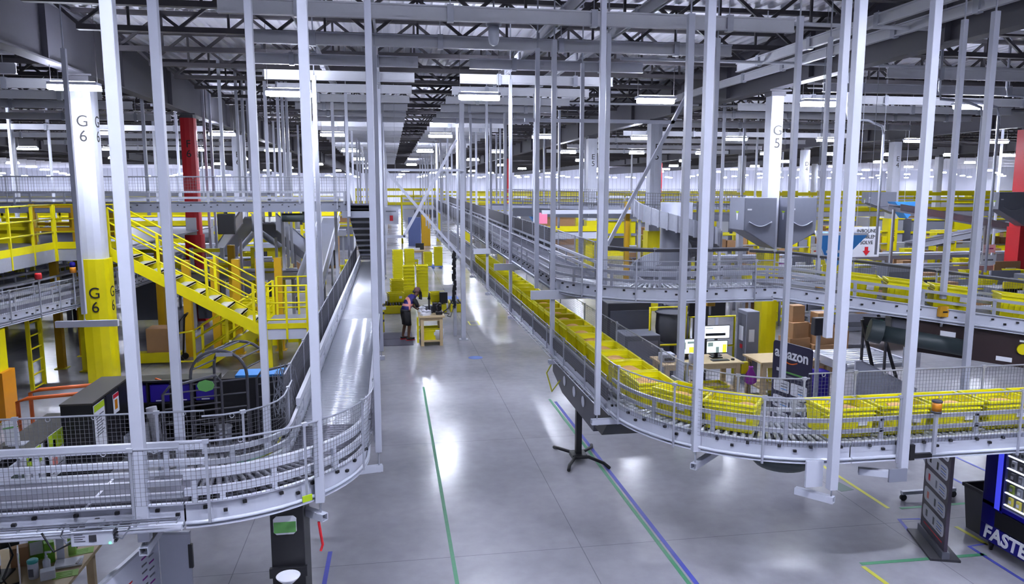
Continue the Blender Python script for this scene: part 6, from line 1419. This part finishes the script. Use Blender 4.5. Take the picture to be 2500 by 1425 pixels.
for p in pts[::2]: MB().box(p[0] - .05, p[0] + .05, 34.35, 34.45, 0, p[2] - .2).build('support_leg', GALV, t)
# upper far conveyor crossing behind the right upper belt
for lb, p, q in (('dark conveyor crossing high behind the upper belt conveyor', (4.4, 27, 3.9), (12.5, 25.5, 3.7)), ('grey conveyor crossing high and farther behind the upper belt', (4.4, 34, 3.9), (16, 33, 3.9))):
    t = thing('high_cross_conveyor', lb, 'conveyor', (p[0], p[1], 3.5)); pts = seg(p, q, 2); belt(t, pts, .7); frames(t, pts, .42, .22, .05, GREY, False, False); pan(t, pts, .4)
    for p_ in (pts[0], pts[len(pts) // 2], pts[-1]): MB().box(p_[0] - .06, p_[0] + .06, p_[1] - .06, p_[1] + .06, 0, p_[2] - .22).build('support_leg', GALV, t)
    for s in (1, -1): rail(t, pts, s * .44, .3, .05, .04)
    net(t, pts, -.48, .2, .7, .09, .01, 2)
# ------------------------------------------------------------------ packed background beyond the work areas
for lb, x0, x1, y0, y1 in (('yellow mezzanine row far back at left, third from the platform', -60, -9, 63, 70), ('yellow mezzanine row far back at right, behind the long one', 8, 95, 68, 76), ('distant yellow mezzanine row at left near the end wall', -75, -6, 90, 98), ('distant yellow mezzanine row at right near the end wall', 6, 110, 96, 104)):
    mezz(lb, x0, x1, y0, y1, 3.1, 4.2, legs=12, band=GREY if x1 < 0 else None)
for ri, (y, xa, xb, st) in enumerate(((50, 14, 62, 3.4), (60.5, 12, 72, 4.2), (44.9, -28, -4, 3.2), (58, -38, -5, 4), (78, -60, -5, 6), (82, 8, 95, 6.5), (108, -70, 110, 9), (130, -75, 118, 11))):
    k = 0; x = xa
    while x < xb:
        k += 1; h = (2.4, 3.0, 1.9, 3.4)[(k * 7 + ri) % 4]; h = min(h, 2.5) if ri in (0, 2, 3) else h; wd = st * .8
        t = thing('storage_block', f'distant machine block in background row {ORD[ri]}, {od(k)} from the left', 'equipment', (x, y, 0), 'distant equipment')
        t['label'] = f'distant {("grey", "yellow", "brown", "pale")[(k + ri) % 4]} equipment block, {od(k)} from the left in the {od(ri + 1)} background row'
        MB().box(x, x + wd, y, y + 1.6, 0, h).build('housing', (GREY, YEL, CARD, GALV)[(k + ri) % 4], t)
        MB().box(x - .05, x + wd + .05, y - .1, y, h * .55, h * .62).box(x - .05, x + wd + .05, y - .1, y, h - .12, h).build('rail', YEL if (k + ri) % 4 != 1 else GREY, t)
        MB().box(x + wd * .2, x + wd * .7, y - .06, y, .4, h * .5).build('front_panel', (CARD, DARK, GREY, MID)[(k + ri) % 4], t)
        x += st
# ------------------------------------------------------------------ far left lines, inclines, totes
lrows = [(25.5, 1.9, -16, -3.0), (31, 1.8, -22, -4.6), (36, 2.0, -26, -2.5), (43, 2.2, -30, -2.4)]
for i, (y, z, x0, x1) in enumerate(lrows):
    line(f'grey conveyor line across the left background, {rn[i]} of four', x0, x1, y, z)
    for k in range(7):
        x = x1 - .8 - (x1 - x0 - 2) * k / 7
        tote(x, y, z + .003, random.uniform(-.2, .2), f'yellow tote on the {rn[i]} left cross line, {od(k + 1)} from the right', 'totes on left cross lines')
    for k in range(5):
        x = x1 - 1.2 - (x1 - x0 - 3) * k / 5; yy = y + 1.5
        t = thing('equipment_frame', f'grey and yellow equipment frame behind the {rn[i]} left cross line, {od(k + 1)} from the right', 'equipment', (x, yy, 0), 'left equipment frames')
        for s in (-.5, .5): MB().box(x + s - .06, x + s + .06, yy - .06, yy + .06, 0, 2.65 if i < 2 else 2.9 + .3 * (k % 2)).build('upright', (YEL, GALV)[(k + i) % 2], t)
        MB().box(x - .5, x + .5, yy - .05, yy + .05, 2.5, 2.62).build('crossbar', YEL, t); MB().box(x - .4, x + .4, yy, yy + .5, .2, 1.3 + .2 * (k % 3)).build('machine', (DARK, MID, GREY)[(k + i) % 3], t, .02)
for i, (p, q, lb) in enumerate((((-3.9, 24.6, 3.6), (-3.4, 33, 1.7), 'steep grey incline conveyor behind the yellow landing'), ((-7.2, 34.5, 1.8), (-4.6, 27, 3.7), 'grey incline conveyor rising behind the red column'), ((-2.6, 24.4, 1.5), (-2.5, 33, 3.4), 'dark belt incline left of the roller conveyor beyond the landing'))):
    t = thing('incline_conveyor', lb, 'conveyor', (p[0], p[1], 0)); pts = seg(p, q, 1.5); belt(t, pts, .6, MID if i != 1 else GREY); frames(t, pts, .36, .25, .3, GALV if i < 2 else WHITE, False, False)
    for pp_ in pts[1::2]: MB().box(pp_[0] - .04, pp_[0] + .04, pp_[1] - .04, pp_[1] + .04, 0, pp_[2] - .2).build('support_leg', GALV, t)
for i, (x, y, lb) in enumerate(((-2.9, 23.6, 'left'), (-2.3, 23.9, 'right'))): tote(x, y, 1.55 if 0 else 0, .1, f'yellow tote on the floor beyond the yellow landing, {lb} one', 'odd totes at left')
t = thing('hanging_box', 'dark square box hung under the mezzanine conveyor', 'box', (-4.4, 21.7, 3.3)); MB().box(-4.65, -4.2, 21.6, 21.8, 3.42, 3.98).build('case', BLACK, t, .02); MB().tube((-4.42, 21.7, 3.98), (-4.42, 21.7, 4.04), .03, 8).build('bracket', GALV, t)
t = thing('gear_motor', 'dark motor unit hung below the right part of the mezzanine conveyor', 'motor', (-2.6, 21.8, 3.7)); MB().tube((-2.95, 21.75, 3.86), (-2.3, 21.75, 3.86), .12, 14).build('motor', MOTOR, t); MB().box(-2.4, -2.2, 21.65, 21.9, 3.72, 4.04).build('gearbox', MOTOR, t, .02)
o = MB().box(-7.0, -6.65, 27.68, 27.7, 3.05, 3.65).build('white_notice', PAPER); tag(o, 'white notice sheet on the red column', 'notice')
m = MB(); t = thing('wall_bollard', 'far yellow gate frame at the end of the aisle', 'gate', (.2, 64, 0)); MB().path([(-.4, 64, 0), (-.4, 64, 4.0), (1.0, 64, 4.0), (1.0, 64, 0)], .09, 8).build('frame', YEL, t)
bpy.context.view_layer.update()
